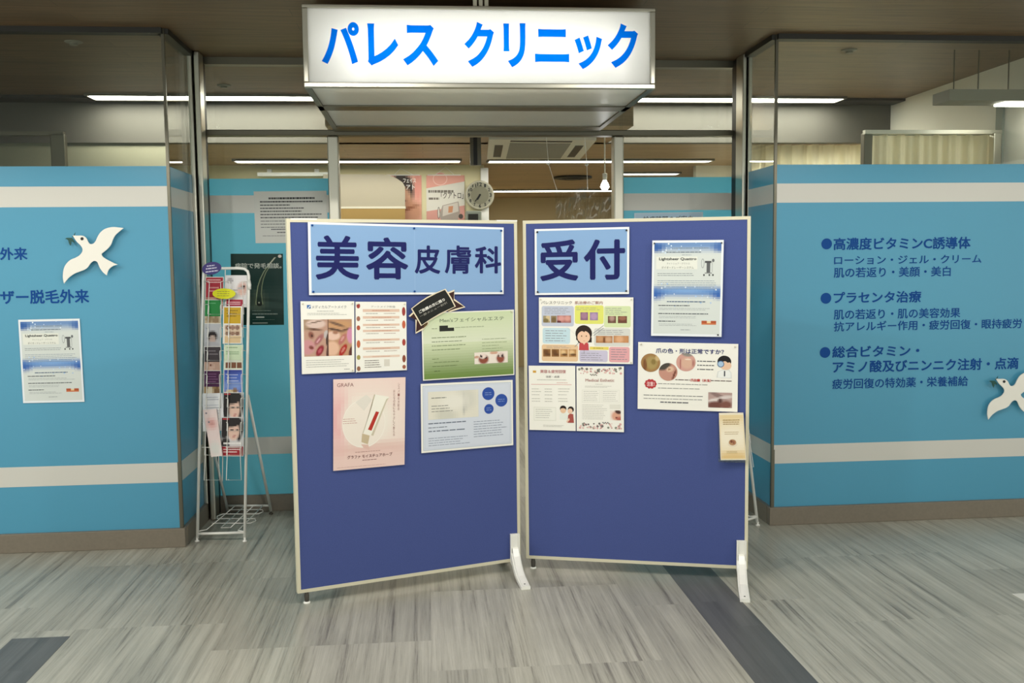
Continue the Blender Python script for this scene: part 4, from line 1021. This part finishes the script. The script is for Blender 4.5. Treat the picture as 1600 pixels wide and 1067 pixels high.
s = Sheet(WB, [(991, 332.8), (1098.5, 331), (1099, 450), (992, 452)], .004, '#c3d6e2')
s.rect(.02, .015, .98, .985, '#b3cde0'); s.text('診療時間のご案内', .13, .045, .85, .135, '#3f4756', 2, .01)
for k in range(6): s.rect(.08, .22 + k * .12, .92, .225 + k * .12, '#5f7188', 2); s.lines(.1, .25 + k * .12, .9, .30 + k * .12, 1, '#4f6076', 1, 2, .1)
s.build('notice_sheet', 'pale blue hours notice on the right sidelight, showing over the board top', 'notice', 'papers on the recess glass')

# ------------------------------------------------------------------ brochure rack
RA, RBt = on_Z(308, 846, 0), on_Z(382.6, 846, 0)
ex = (RBt - RA).normalized(); back = Vector((-ex.y, ex.x, 0))
RP = Plane(RA, ex, Vector((0, 0, 1.56)) + back * .25)
rack = thing('brochure_rack', 'white wire brochure rack full of leaflets in the left corner of the recess', 'rack', (RA + RBt) / 2 + back * .2, 'brochure racks')
def rp(x, y, off=0.0): return RP.pt(*RP.uv(x, y, off), off)
TR = .0088
path = [rp(308.3, 841), rp(317.7, 428), rp(319.5, 422.5), rp(324, 420), rp(334, 419.6), rp(372, 419), rp(382, 420), rp(387, 424), rp(388.8, 431), rp(382.5, 841)]
m = MB(); m.tube(path, TR, 10); m.build('front_frame', M_['white'], rack, True)
m = MB(); m.tube([rp(309, 834), rp(382.6, 832)], .008, 8); m.build('cross_bar', M_['white'], rack, True)
m = MB(); m.tube([rp(352, 421), rp(347.5, 752)], .003, 6); m.build('centre_wire', M_['white'], rack, True)
ja, jb = rp(313.3, 618), rp(386, 618)
rb = on_Z(423.5, 803, 0); ra = rb + (RA - RBt) * 1.0
sh = back * .012
m = MB()
m.tube([jb + sh, rb + Vector((0, 0, .02))], TR, 10); m.tube([ja + sh, ra + Vector((0, 0, .02))], TR, 10)
zz = Vector((0, 0, .055))
m.tube([ra + zz, rb + zz], .007, 8); m.build('rear_frame', M_['white'], rack, True)
# wire shelf near the floor
f0, f1 = RP.pt(0, .06), RP.pt((RBt - RA).length, .06)
def sp(u, v): return (f0 * (1 - u) + f1 * u) * (1 - v) + (ra * (1 - u) + rb * u + Vector((0, 0, .06))) * v
m = MB(); wr = .0028
m.tube([sp(.04, 0), sp(.16, .05), sp(.2, .95), sp(.42, .95), sp(.42, .12), sp(.62, .12), sp(.62, .95), sp(.84, .95), sp(.84, .02), sp(.96, 0)], wr, 6)
m.tube([sp(.12, .28), sp(.95, .28), sp(1.02, .36), sp(.95, .45), sp(.12, .45), sp(.06, .54), sp(.12, .63), sp(.92, .63), sp(.98, .72), sp(.92, .8), sp(.15, .8)], wr, 6)
m.build('wire_shelf', M_['white'], rack, True)
for p_, w_ in ((RA, .013), (RBt, .013), (rb, .011), (ra, .011)):
    q = Vector((p_.x, p_.y, 0)); m = MB(); m.lathe(q, (0, 0, 1), [(0, .013), (.006, .013), (.009, .006), (.024, .006)], 12); m.build('foot', M_['white' if w_ > .012 else 'rubber'], rack, True)
# clip on the right-hand bend
m = MB(); m.tube([rp(388.5, 438, .004), rp(389.5, 445, .012), rp(390, 452, .012)], [.011, .012, .009], 8); m.build('plastic_clip', M_['white'], rack, True)
lx = lambda y: 317.7 - .0228 * (y - 428) + 2.5
rx = lambda y: 388.6 - .0148 * (y - 428) - 2.5
cx = lambda y: 352 - .0136 * (y - 421)
ROWS = [440, 476, 512, 548, 585, 622, 660, 699]
for i, y in enumerate(ROWS):
    for a_, b_ in ((lx, cx), (cx, rx)):
        m = MB(); D = .034; g = 6.0
        x0, x1 = a_(y) + .6, b_(y) - .6; X0, X1 = a_(y + 51) + g, b_(y + 51) - g * .7
        hook0 = [rp(x0, y, 0), rp(x0 + 3, y - .5, D * .6), rp(x0 + g, y, D), rp(x0 + g + .6, y + 3, D), rp(X0, y + 51, D)]
        hook1 = [rp(x1, y, 0), rp(x1 - 3, y - .5, D * .6), rp(x1 - g, y, D), rp(x1 - g - .4, y + 3, D), rp(X1, y + 51, D)]
        m.tube(hook0 + list(reversed(hook1)), .0021, 6)
        m.tube([rp(X0 + 4, y + 51, D), rp(X0 + 3, y + 50, 0)], .0018, 5)
        if i == 7: m.tube([rp(x0, y, 0), rp(x0 + g, y, D), rp(x1 - g, y, D), rp(x1, y, 0)], .0021, 6)
        m.build('wire_pocket', M_['white'], rack, True)
# brochures standing in the pockets
GB = 'brochures in the wire rack'
def bro(cn, off, paper='#eceae4', th=.003): return Sheet(RP, cn, off, paper, th)
def Q(x0, y0, x1, y1, t=0): return [(x0, y0 + t), (x1, y0 - t), (x1 - .6, y1 - t), (x0 - .6, y1 + t)]
def fin(s, label): return s.build('brochure', label, 'brochure', GB)
s = bro(Q(321, 432.5, 349.5, 484), .006); s.rect(.03, .02, .97, .62, '#a82a38'); s.lines(.1, .06, .9, .2, 2, '#e5b9b5', .8, 2, .1); s.lines(.2, .28, .8, .48, 2, '#d68f8c', .7, 2, .1); s.pic(.03, .62, .97, .98, '#b3796c', [(.4, .3, .3, .3, 0, '#d9a796')], 8, 6); fin(s, 'red brochure at the top left of the wire rack')
s = bro(Q(352.5, 430, 386, 480), .006, '#e6e6e4'); s.pic(.02, .02, .98, .98, '#dcdbdc', [(.5, .2, .6, .3, 0, '#e6e3e4'), (.2, .15, .15, .08, 0, '#b5b1b4'), (.8, .42, .25, .22, -20, '#d6b3a8', .5), (.85, .36, .1, .05, 0, '#4a3a38'), (.5, .46, .35, .03, -15, '#b9b4b6')], 14, 16); fin(s, 'white brochure with a pale face at the top right of the wire rack')
s = bro([(332, 450.5), (368, 450.5), (368, 467), (332, 467)], .040, None)
el = [(.5 + .5 * math.cos(t * math.pi / 16), .5 + .5 * math.sin(t * math.pi / 16)) for t in range(32)]
s.mb.prism([s.p(u, v, 0) for u, v in reversed(el)], [RP.pt(*s.ab(u, v), .0385) for u, v in reversed(el)], 0, lin('#dedd1c')); s.lines(.2, .2, .8, .8, 3, '#a8a43a', .55, 1.5, .1, .1)
o = s.build('oval_tag', 'yellow oval tag on the second pocket row of the wire rack', 'tag')
s = bro([(315.5, 411), (345.5, 407.5), (346, 427), (316, 431)], .012, None)
s.mb.prism([s.p(u, v, 0) for u, v in reversed(el)], [RP.pt(*s.ab(u, v), .0095) for u, v in reversed(el)], 0, lin('#4a4180')); s.lines(.25, .22, .7, .36, 1, '#dcd8ea', 1, 1.5, .1, .1); s.lines(.2, .42, .8, .58, 1, '#dcd8ea', 1, 1.5, .1, .1); s.lines(.18, .66, .85, .82, 1, '#dcd8ea', 1, 1.5, .1, .1)
s.build('oval_tag', 'purple oval tag on the upper left corner of the wire rack', 'tag')
s = bro(Q(319.5, 468, 346, 518), .010); s.rect(.03, .02, .97, .52, '#2b8a45'); s.lines(.2, .08, .8, .15, 1, '#6fb681', .6); s.pic(.03, .52, .97, .98, '#c9b99c', [(.3, .2, .25, .2, 0, '#a58d6c'), (.7, .25, .2, .25, 0, '#9a8263'), (.4, .7, .3, .2, 0, '#dccfb8')], 8, 7); fin(s, 'green brochure in the second row, left column of the wire rack')
s = bro(Q(353, 467, 380.5, 515), .010); s.rect(.03, .02, .97, .98, '#a32c42'); s.lines(.12, .08, .88, .2, 2, '#e6bcc2', .8, 2, .1); fin(s, 'dark red brochure behind the gold one, right column of the wire rack')
s = bro(Q(348.5, 478.5, 378, 537), .026); s.rect(.06, .03, .94, .46, '#c9a31f'); s.lines(.2, .08, .8, .3, 3, '#8a6f18', .6, 2, .15, .08)
s.pic(.1, .5, .94, .78, '#d8c2a8', [(.2, .25, .16, .22, 0, '#8a6a5a'), (.5, .25, .14, .22, 0, '#9a7868'), (.8, .25, .14, .22, 0, '#8e6c5e'), (.2, .8, .16, .2, 0, '#8c6e5c'), (.5, .8, .14, .2, 0, '#95725f'), (.8, .8, .14, .2, 0, '#86634f')], 14, 8); s.rect(.1, .79, .95, .98, '#dcbf92', 1.3); fin(s, 'gold-topped brochure leaning in front, right column of the wire rack')
s = bro(Q(319, 505, 345.5, 553), .014); s.pic(.02, .02, .98, .98, '#c3c4c8', [(.5, .42, .3, .18, 0, '#2c2526', .4), (.5, .53, .2, .14, 0, '#c9b0a4', .4), (.45, .75, .5, .15, 0, '#b5b4b8'), (.5, .95, .5, .12, 0, '#d9d9da')], 12, 18); fin(s, 'grey brochure with a dark-haired person, third row of the wire rack')
s = bro(Q(350.5, 538.5, 380, 588), .014, '#e4ead8'); s.rect(.03, .02, .97, .5, '#cfe0bf'); s.lines(.12, .06, .88, .12, 1, '#8aa67f', .8); s.lines(.1, .2, .9, .32, 2, '#8fae86', .8)
for k in range(3): s.rect(.08 + k * .3, .56, .34 + k * .3, .74, '#7d4f38', 1.4)
fin(s, 'pale green brochure in the fourth row, right column of the wire rack')
s = bro(Q(319, 541, 345.5, 590), .018); s.rect(.03, .02, .97, .5, '#463f43'); s.lines(.15, .1, .85, .3, 2, '#8d868a', .5); s.pic(.03, .5, .97, .98, '#c9a593', [(.4, .3, .25, .25, 0, '#dab9a8'), (.4, .25, .12, .05, 0, '#8a5a4c'), (.6, .8, .4, .2, 0, '#b58f7d')], 9, 7); fin(s, 'charcoal brochure with a face below, fourth row of the wire rack')
s = bro(Q(318.5, 578.5, 345.5, 628), .022); s.rect(.03, .02, .97, .52, '#4b1f49'); s.lines(.15, .08, .85, .4, 4, '#8a5f88', .5); s.pic(.03, .52, .97, .98, '#a98c62', [(.35, .3, .2, .3, 0, '#e0d6bf'), (.8, .4, .2, .4, 0, '#7d5f3f')], 8, 7); fin(s, 'dark purple brochure in the fifth row, left column of the wire rack')
s = bro(Q(350, 577, 379.5, 628), .018); s.pic(.02, .02, .98, .98, '#4d6bc2', [(.5, 0, .6, .12, 0, '#34449a', .8), (.5, .5, .6, .15, 0, '#7f9ad6', 1), (.4, .72, .35, .1, 0, '#e0cda8', .5), (.6, .66, .15, .08, 0, '#8a6a4c', .5)], 10, 16); s.lines(.15, .12, .85, .4, 3, '#c3cdea', .4); fin(s, 'bright blue brochure in the fifth row, right column of the wire rack')
s = bro([(316.5, 614.5), (347.5, 614), (350.5, 672), (317, 674)], .026, '#e3e4e6'); s.lines(.15, .08, .85, .2, 2, '#b5b9c2', .7); s.lines(.1, .28, .9, .8, 7, '#c0c4cc', .5); fin(s, 'plain white leaflet in the sixth row, left column of the wire rack')
s = bro([(317, 640), (338, 638.5), (347.5, 712), (330, 714)], .044, '#e9dcd8', .012); s.pic(.02, .02, .98, .98, '#ecd8d4', [(.5, .3, .4, .12, 0, '#e3b3ae', 1), (.5, .28, .3, .03, 0, '#c98f88', .6), (.5, .85, .5, .15, 0, '#dedcd6', 1)], 8, 18); s.ell(.2, .08, .08, .02, '#8a8690', 2, 8); s.ell(.3, .27, .08, .02, '#8a8690', 2, 8); fin(s, 'slim pale pink brochure leaning askew in the lower left pocket')
def face_bro(cn, off, label, red):
    s = bro(cn, off, '#d9d8d8')
    s.pic(.02, .02, .98, .98 if not red else .74, '#d6d6d8', [(.1, .3, .28, .45, 0, '#1f1a1b', .3), (.5, .12, .42, .22, 0, '#231c1d', .3), (.85, .45, .14, .4, 10, '#2a2021', .4), (.55, .48, .27, .32, 0, '#e2bfae', .3), (.52, .2, .34, .12, -8, '#231c1d', .3), (.58, .65, .09, .035, -10, '#c98f86', .6), (.58, .65, .06, .015, -10, '#f0e4de', .4), (.47, .42, .07, .03, 0, '#3a2a28', .5), (.72, .42, .06, .03, 0, '#3a2a28', .5), (.5, .95, .4, .14, 0, '#cfcaca', .4), (.18, .9, .2, .2, 0, '#282223', .4)], 16, 20)
    s.rect(.05, .03, .35, .07, '#b03238', 2)
    if red: s.lines(.1, .62, .9, .72, 1, '#e9e6e4', .8, 2, .05); s.rect(.02, .75, .98, .98, '#9c1f2b'); s.lines(.1, .79, .85, .92, 2, '#e9cfd0', .7, 2, .2)
    fin(s, label)
face_bro(Q(349, 613, 381, 668), .022, 'brochure with a smiling dark-haired woman, sixth row right of the wire rack', False)
face_bro(Q(346, 651.5, 381, 713), .027, 'brochure with a smiling dark-haired woman and red bottom band', True)
# the second rack, mostly hidden behind the right board
r2 = rack.copy(); COL.objects.link(r2)
for ch in list(rack.children):
    c = ch.copy(); COL.objects.link(c); c.parent = r2
r2['label'] = 'white wire rack mostly hidden behind the right board, near the right return'
ang = math.radians(38)
r2.rotation_euler = (0, 0, ang)
loc_foot = RBt - rack.location; loc_foot = Matrix.Rotation(ang, 3, 'Z') @ loc_foot
tgt = on_Z(1184, 821, 0); r2.location = tgt - loc_foot; r2.location.z = rack.location.z

# ------------------------------------------------------------------ things seen inside the clinic
def yz(x, y, Y): return on_Y(x, y, Y)
# curtains in the right bay
def curtain(x0, x1, yt, Y, waves, seed, label):
    R = random.Random(seed); a, b = yz(x0, yt, Y), yz(x1, yt, Y); n = 90; rows = 6
    m = MB(); ph = [R.uniform(0, 6) for _ in range(4)]
    def P(i, j):
        u = i / n; k = .6 + .4 * j / rows
        d = math.sin(u * waves * 6.283 + ph[0] + .5 * math.sin(u * 9 + ph[1])) * .045 * k + math.sin(u * waves * 2.7 * 6.283 + ph[2]) * .012
        return (a.x + (b.x - a.x) * u, Y + d, a.z - (a.z - .25) * j / rows)
    for i in range(n):
        for j in range(rows): m.face([P(i, j + 1), P(i + 1, j + 1), P(i + 1, j), P(i, j)])
    o = m.build('curtain', M_['curtain'], None, True)
    bpy_merge(o)
    m2 = MB(); m2.tube([(a.x - .03, Y, a.z + .006), (b.x + .03, Y, a.z + .006)], .01, 8)
    r = m2.build('curtain_rail', M_['steel'], o)
    return tag(o, label, 'curtain', 'curtains behind the right glass front')
import bmesh
def bpy_merge(o):
    bm = bmesh.new(); bm.from_mesh(o.data); bmesh.ops.remove_doubles(bm, verts=bm.verts, dist=1e-5); bm.to_mesh(o.data); bm.free()
curtain(1174, 1352, 223, YSOF + .16, 8, 3, 'cream curtain left of the steel post behind the right glass front')
curtain(1367, 1552, 211, 6.45, 7, 8, 'cream curtain right of the steel post behind the right glass front')
# suspended light at the far right
Y = 5.9; a, b = yz(1470, 161, Y), yz(1650, 142, Y)
r = thing('suspended_light', 'grey suspended light trunking with a lit end at the upper right', 'light', ((a.x + b.x) / 2, Y, a.z))
m = MB(); m.box(a.x, b.x, Y - .1, Y + .1, a.z, b.z - .01); m.build('housing', M_['grille'], r)
c = yz(1562, 157, Y); m = MB(); m.box(c.x, b.x, Y - .06, Y + .06, a.z - .012, a.z); m.build('tube', M_['lamp_in'], r)
for x in (1490, 1528, 1575):
    p = yz(x, 146, Y); m = MB(); m.tube([(p.x, Y, p.z - .02), (p.x, Y, ZC)], .004, 6); m.build('rod', M_['steel_d'], r)
# small fittings on the ceiling behind the glass
for x, y, lb in ((115, 65, 'round sprinkler head on the ceiling behind the left glass front'), (350, 133, 'round sprinkler head on the ceiling left of the lit sign'), (1327, 78, 'round sprinkler head on the ceiling behind the right glass front')):
    p = on_Z(x, y, ZC); m = MB(); m.lathe((p.x, p.y, ZC - .0005), (0, 0, -1), [(0, .05), (.004, .048), (.008, .024), (.014, .02), (.018, .024), (.02, .022)], 18)
    tag(smooth_angle(m.build('sprinkler_head', M_['grille'])), lb, 'sprinkler', 'ceiling sprinkler heads')
# cassette air conditioner
q = [on_Z(x, y, ZIN) for x, y in ((764, 211.5), (932, 213), (906, 244), (761, 244))]
r = thing('air_conditioner', 'cream ceiling cassette air conditioner behind the entrance glass', 'air conditioner', sum(q, Vector()) / 4 - Vector((0, 0, .03)))
def slab(pts, z0, z1): return MB().prism([Vector((p.x, p.y, z0)) for p in reversed(pts)], [Vector((p.x, p.y, z1)) for p in reversed(pts)])
def iq(u, v): return q[3] * (1 - u) * (1 - v) + q[2] * u * (1 - v) + q[1] * u * v + q[0] * (1 - u) * v
slab(q, ZIN - .03, ZIN - .0005).build('panel', M_['ivory'], r)
slab([iq(.2, .85), iq(.78, .85), iq(.78, .06), iq(.2, .06)], ZIN - .033, ZIN - .03).build('intake_grille', M_['grille'], r)
for a_ in ((.06, .14, .15, .75), (.84, .92, .15, .75), (.2, .78, .90, .96)):
    slab([iq(a_[0], a_[3]), iq(a_[1], a_[3]), iq(a_[1], a_[2]), iq(a_[0], a_[2])], ZIN - .032, ZIN - .03).build('air_slot', M_['black'], r)
p = on_Z(895, 276, ZIN); m = MB(); m.lathe((p.x, p.y, ZIN - .0005), (0, 0, -1), [(0, .22), (.02, .22), (.025, .19), (.012, .15), (.03, .13), (.014, .09), (.03, .07), (.02, .001)], 28)
tag(smooth_angle(m.build('air_diffuser', M_['dark'])), 'round dark ceiling air diffuser right of the wall clock', 'vent')
# white corner post, dark rail above it, clock
post('trim_17', 752, 763, 262, 345, YW - .04, 'white')
p0, p1 = yz(735, 258, 7.6), yz(752, 258, 7.6)
m = MB(); m.box(p0.x, p1.x, 7.6, 7.64, p0.z, ZIN); struct(m.build('trim_18', M_['steel_d']))
p0, p1 = yz(740, 258, 7.6), yz(746, 258, 7.6)
m = MB(); m.box(p0.x, p1.x, 7.594, 7.6, p0.z, ZIN); struct(m.build('trim_19', M_['black']))
Y = YW - .05; p = yz(749.5, 305, Y); rad = 22.5 / FPX * Y
r = thing('wall_clock', 'round cream wall clock on the white post inside the clinic', 'clock', p - Vector((0, 0, rad)))
m = MB(); m.lathe(p + Vector((0, .02, 0)), (0, -1, 0), [(0, rad), (.03, rad), (.04, rad * .96), (.042, rad * .88), (.034, rad * .85)], 40); m.build('case', mat('clock_case', '#b3ae9a', .4), r, False)
m = MB(); m.lathe(p + Vector((0, -.0145, 0)), (0, -1, 0), [(0, rad * .86), (.001, rad * .86)], 40); m.build('dial', mat('clock_dial', '#94917e', .5), r)
m = MB(); m.lathe(p + Vector((0, -.0156, 0)), (0, -1, 0), [(0, rad * .62), (.0008, rad * .62)], 36); m.build('inner_disc', mat('clock_inner', '#7a7763', .5), r)
CP = Plane(p + Vector((0, -.017, 0)), (1, 0, 0))
m = MB()
for k in range(12):
    t = k * math.pi / 6; cxx, czz = math.sin(t) * rad * .74, math.cos(t) * rad * .74; hh = rad * (.12 if k % 3 else .14)
    st = str(k if k else 12)
    put_text(m, st, lambda x, y, i: CP.pt(cxx + (x - .5) * hh * len(st) * 1.1, czz + (y - .5) * hh * 1.9, i * .0001), .03, 2)
m.build('numerals', M_['black'], r)
def hand(ang, ln, wd, nm, o_):
    t = math.radians(ang); d = (math.sin(t), math.cos(t)); n_ = (d[1], -d[0]); m = MB()
    pts = [(d[0] * a_ * ln + n_[0] * w_ * wd, d[1] * a_ * ln + n_[1] * w_ * wd) for a_, w_ in ((-.15, -1), (-.15, 1), (1, .5), (1, -.5))]
    m.prism([CP.pt(*q_, o_ + .002) for q_ in pts], [CP.pt(*q_, o_) for q_ in pts]); m.build(nm, M_['black'], r)
hand(218, rad * .55, rad * .05, 'minute_hand', .004); hand(208, rad * .36, rad * .07, 'hour_hand', .001)
# hanging posters on the cream wall
WW = Plane((0, YW, 0), (1, 0, 0))
def string(x0, x1, xm, y0, ym, par):
    m = MB(); f = lambda x, y: WW.pt(*WW.uv(x, y, .012), .012); m.tube([f(x0, y0), f(xm, ym), f(x1, y0)], .0025, 5); m.build('hanging_string', M_['white'], par)
    m = MB(); m.tube([f(x0 - 12, y0), f(x1 + 10, y0)], .006, 6); m.build('top_rail', M_['white'], par)
s = Sheet(WW, [(601, 274), (658.5, 274), (659, 350), (602, 350)], .012, '#e8b2a2')
s.pic(0, 0, 1, 1, '#e6ae9c', [(.45, .3, .35, .35, 0, '#3c3430', .3), (.45, .5, .28, .25, 0, '#d9a88a', .4), (.55, .75, .5, .25, 0, '#c99478', .5), (.5, .72, .4, .04, -15, '#9a6248', .8), (.9, .2, .1, .3, 0, '#e39a8c', .6), (.45, .52, .12, .03, 0, '#7d4a3c', .6)], 16, 22)
s.text('フェイス', .5, .06, .85, .15, '#f3efe8', 3, .02); s.text('アトロ', .55, .19, .82, .29, '#f3efe8', 3, .02) if False else s.text('アト', .58, .19, .82, .29, '#f3efe8', 3, .02)
o = s.build('hanging_poster', 'pink hanging poster of a dark-haired person, partly behind the cream panel', 'poster', 'posters hanging in the clinic'); string(616, 646, 626, 273.5, 263, o)
s = Sheet(WW, [(666, 274), (725.8, 274), (726, 352), (666.5, 352)], .012, '#dcd8cc')
s.poly([(0, 0), (1, 0), (1, .12), (0, .26)], '#e6a797'); s.poly([(0, .72), (1, .6), (1, 1), (0, 1)], '#d69c90'); s.ell(.36, .07, .19, .13, '#f0c9bc', 1.5); s.ell(.36, .07, .17, .115, '#e6a797', 1.8)
s.text('頭ではなく髪で、', .06, .27, .72, .36, '#8d867c', 2) if False else s.lines(.05, .28, .72, .36, 1, '#7d766c', 1, 2, .05, .06)
s.text('「クアトロ」', .38, .33, .97, .47, '#5d564e', 2, .015); s.lines(.06, .43, .34, .50, 1, '#7d766c', 1, 2, .05, .06)
s.poly([(.42, .6), (.84, .52), (.88, .74), (.80, .95), (.40, .92), (.33, .8)], '#a89c92', 2.5); s.poly([(.44, .61), (.82, .54), (.84, .72), (.42, .82)], '#cfc6bb', 2.8); s.poly([(.58, .62), (.70, .61), (.68, .74), (.57, .75)], '#c98f6c', 3.1); s.ell(.90, .82, .06, .05, '#59524c', 3); s.ell(.32, .75, .035, .12, '#4a443f', 2.4, 12); s.ell(.32, .75, .022, .105, '#d8d2c6', 2.45, 12)
o = s.build('hanging_poster', 'pink and white hanging poster of a boxy device, left of the clock', 'poster', 'posters hanging in the clinic'); string(680, 710, 696, 273.5, 261, o)
# cream roll-up panel with a tan foot
Y = 9.6; BP = Plane((0, Y, 0), (1, 0, 0))
def bp(x, y, o_): return BP.pt(*BP.uv(x, y, 0), o_)
ol = [(505, 272.5), (598, 272.5), (608, 274), (620, 279), (629, 285), (633, 292), (633, 324), (505, 324)]
r = thing('display_panel', 'cream display panel with a tan lower part, inside left of the entrance', 'panel', bp(569, 664, 0))
m = MB(); m.prism([bp(x, y, .012) for x, y in reversed(ol)], [bp(x, y, 0) for x, y in reversed(ol)]); m.build('sheet', mat('panel_cream', '#aea58f', .5), r)
ol = [(505, 325), (633, 325), (633, 664), (505, 666)]
m = MB(); m.prism([bp(x, y, .02) for x, y in reversed(ol)], [bp(x, y, -.01) for x, y in reversed(ol)]); m.build('lower_part', mat('panel_tan', '#a98a50', .55), r)
m = MB(); m.prism([bp(x, y, .023) for x, y in reversed([(504, 323.2), (634, 322.6), (634, 326), (504, 326)])], [bp(x, y, -.012) for x, y in reversed([(504, 323.2), (634, 322.6), (634, 326), (504, 326)])]); m.build('rail', M_['ivory'], r)
# shelf machine under the clock
Y = 9.55; a, b = yz(728, 350, Y), yz(751, 330, Y)
r = thing('printer', 'small grey-green machine standing below the clock', 'printer', ((a.x + b.x) / 2, Y, a.z))
m = MB(); m.box(a.x, b.x, Y - .08, Y + .1, a.z, b.z); bevel(m.build('body', mat('machine_grey', '#8d9286', .5), r), .008)
m = MB(); m.box(a.x + .02, b.x - .03, Y - .086, Y - .08, a.z + .03, b.z - .03); m.build('tray', M_['dark'], r)
m = MB(); m.box(a.x - .02, b.x + .01, Y - .1, Y + .14, a.z - .03, a.z); struct(m.build('trim_20', M_['pale']))
# clear sheet hanging beside the right jamb, with a glowing bulb added for a glare spot
Y = 7.06
R = random.Random(4); nx_, ny_ = 26, 14
hx = [[0] * (ny_ + 1) for _ in range(nx_ + 1)]
m = MB(); a, b = yz(868, 296, Y), yz(955, 296, Y); zb = 1.35
def cp(i, j):
    u, v = i / nx_, j / ny_
    return (a.x + (b.x - a.x) * u, Y + .03 * math.sin(u * 23 + 3 * v) * (.4 + v) + .016 * math.sin(u * 51 + v * 17) + .018 * math.sin(v * 31 + u * 9) + R.uniform(-.012, .012) * 0, a.z - (a.z - zb) * v - .015 * math.sin(u * 6.28 * 1.5) * (1 - v))
for i in range(nx_):
    for j in range(ny_): m.face([cp(i, j + 1), cp(i + 1, j + 1), cp(i + 1, j), cp(i, j)])
o = m.build('plastic_sheet', M_['plastic_clear'], None, True); bpy_merge(o)
tag(o, 'clear crinkled plastic sheet hung beside the right door jamb', 'plastic sheet')
for (x0, y0), (x1, y1) in (((857, 256), (870, 297)), ((917, 258), (918, 297))):
    m = MB(); c = yz(x0, y0, Y); m.tube([(c.x - .02, Y, ZIN), c, yz(x1, y1, Y)], .002, 5); m.tube([yz(x0 - 3, y0 - 1, Y), yz(x0, y0 + 1, Y), yz(x0 + 2, y0 - 2, Y)], .006, 6); m.build('hanging_cord', M_['white'], o)
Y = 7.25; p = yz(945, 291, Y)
r = thing('glare_bulb', 'glowing bulb added in place of a glare spot beside the right door jamb', 'lamp', p)
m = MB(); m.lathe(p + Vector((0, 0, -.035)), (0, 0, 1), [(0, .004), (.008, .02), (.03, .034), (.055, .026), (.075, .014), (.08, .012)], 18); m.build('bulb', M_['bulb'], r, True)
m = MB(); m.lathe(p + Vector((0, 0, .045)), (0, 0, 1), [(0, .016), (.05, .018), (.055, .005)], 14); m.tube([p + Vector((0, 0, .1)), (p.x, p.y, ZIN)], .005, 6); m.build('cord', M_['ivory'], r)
# white ledge with two brackets on the cream wall, seen over the left sidelight
m = MB(); a, b = yz(402, 275, YW - .08), yz(524, 269, YW - .08); m.box(a.x, b.x, YW - .08, YW - .001, a.z, b.z); r = struct(m.build('trim_21', M_['white']))
for x in (421, 495):
    p = yz(x, 266, YW - .03); m = MB(); m.box(p.x - .022, p.x + .022, YW - .04, YW - .001, b.z, ZIN - .04); m.build('bracket', M_['white'], r)
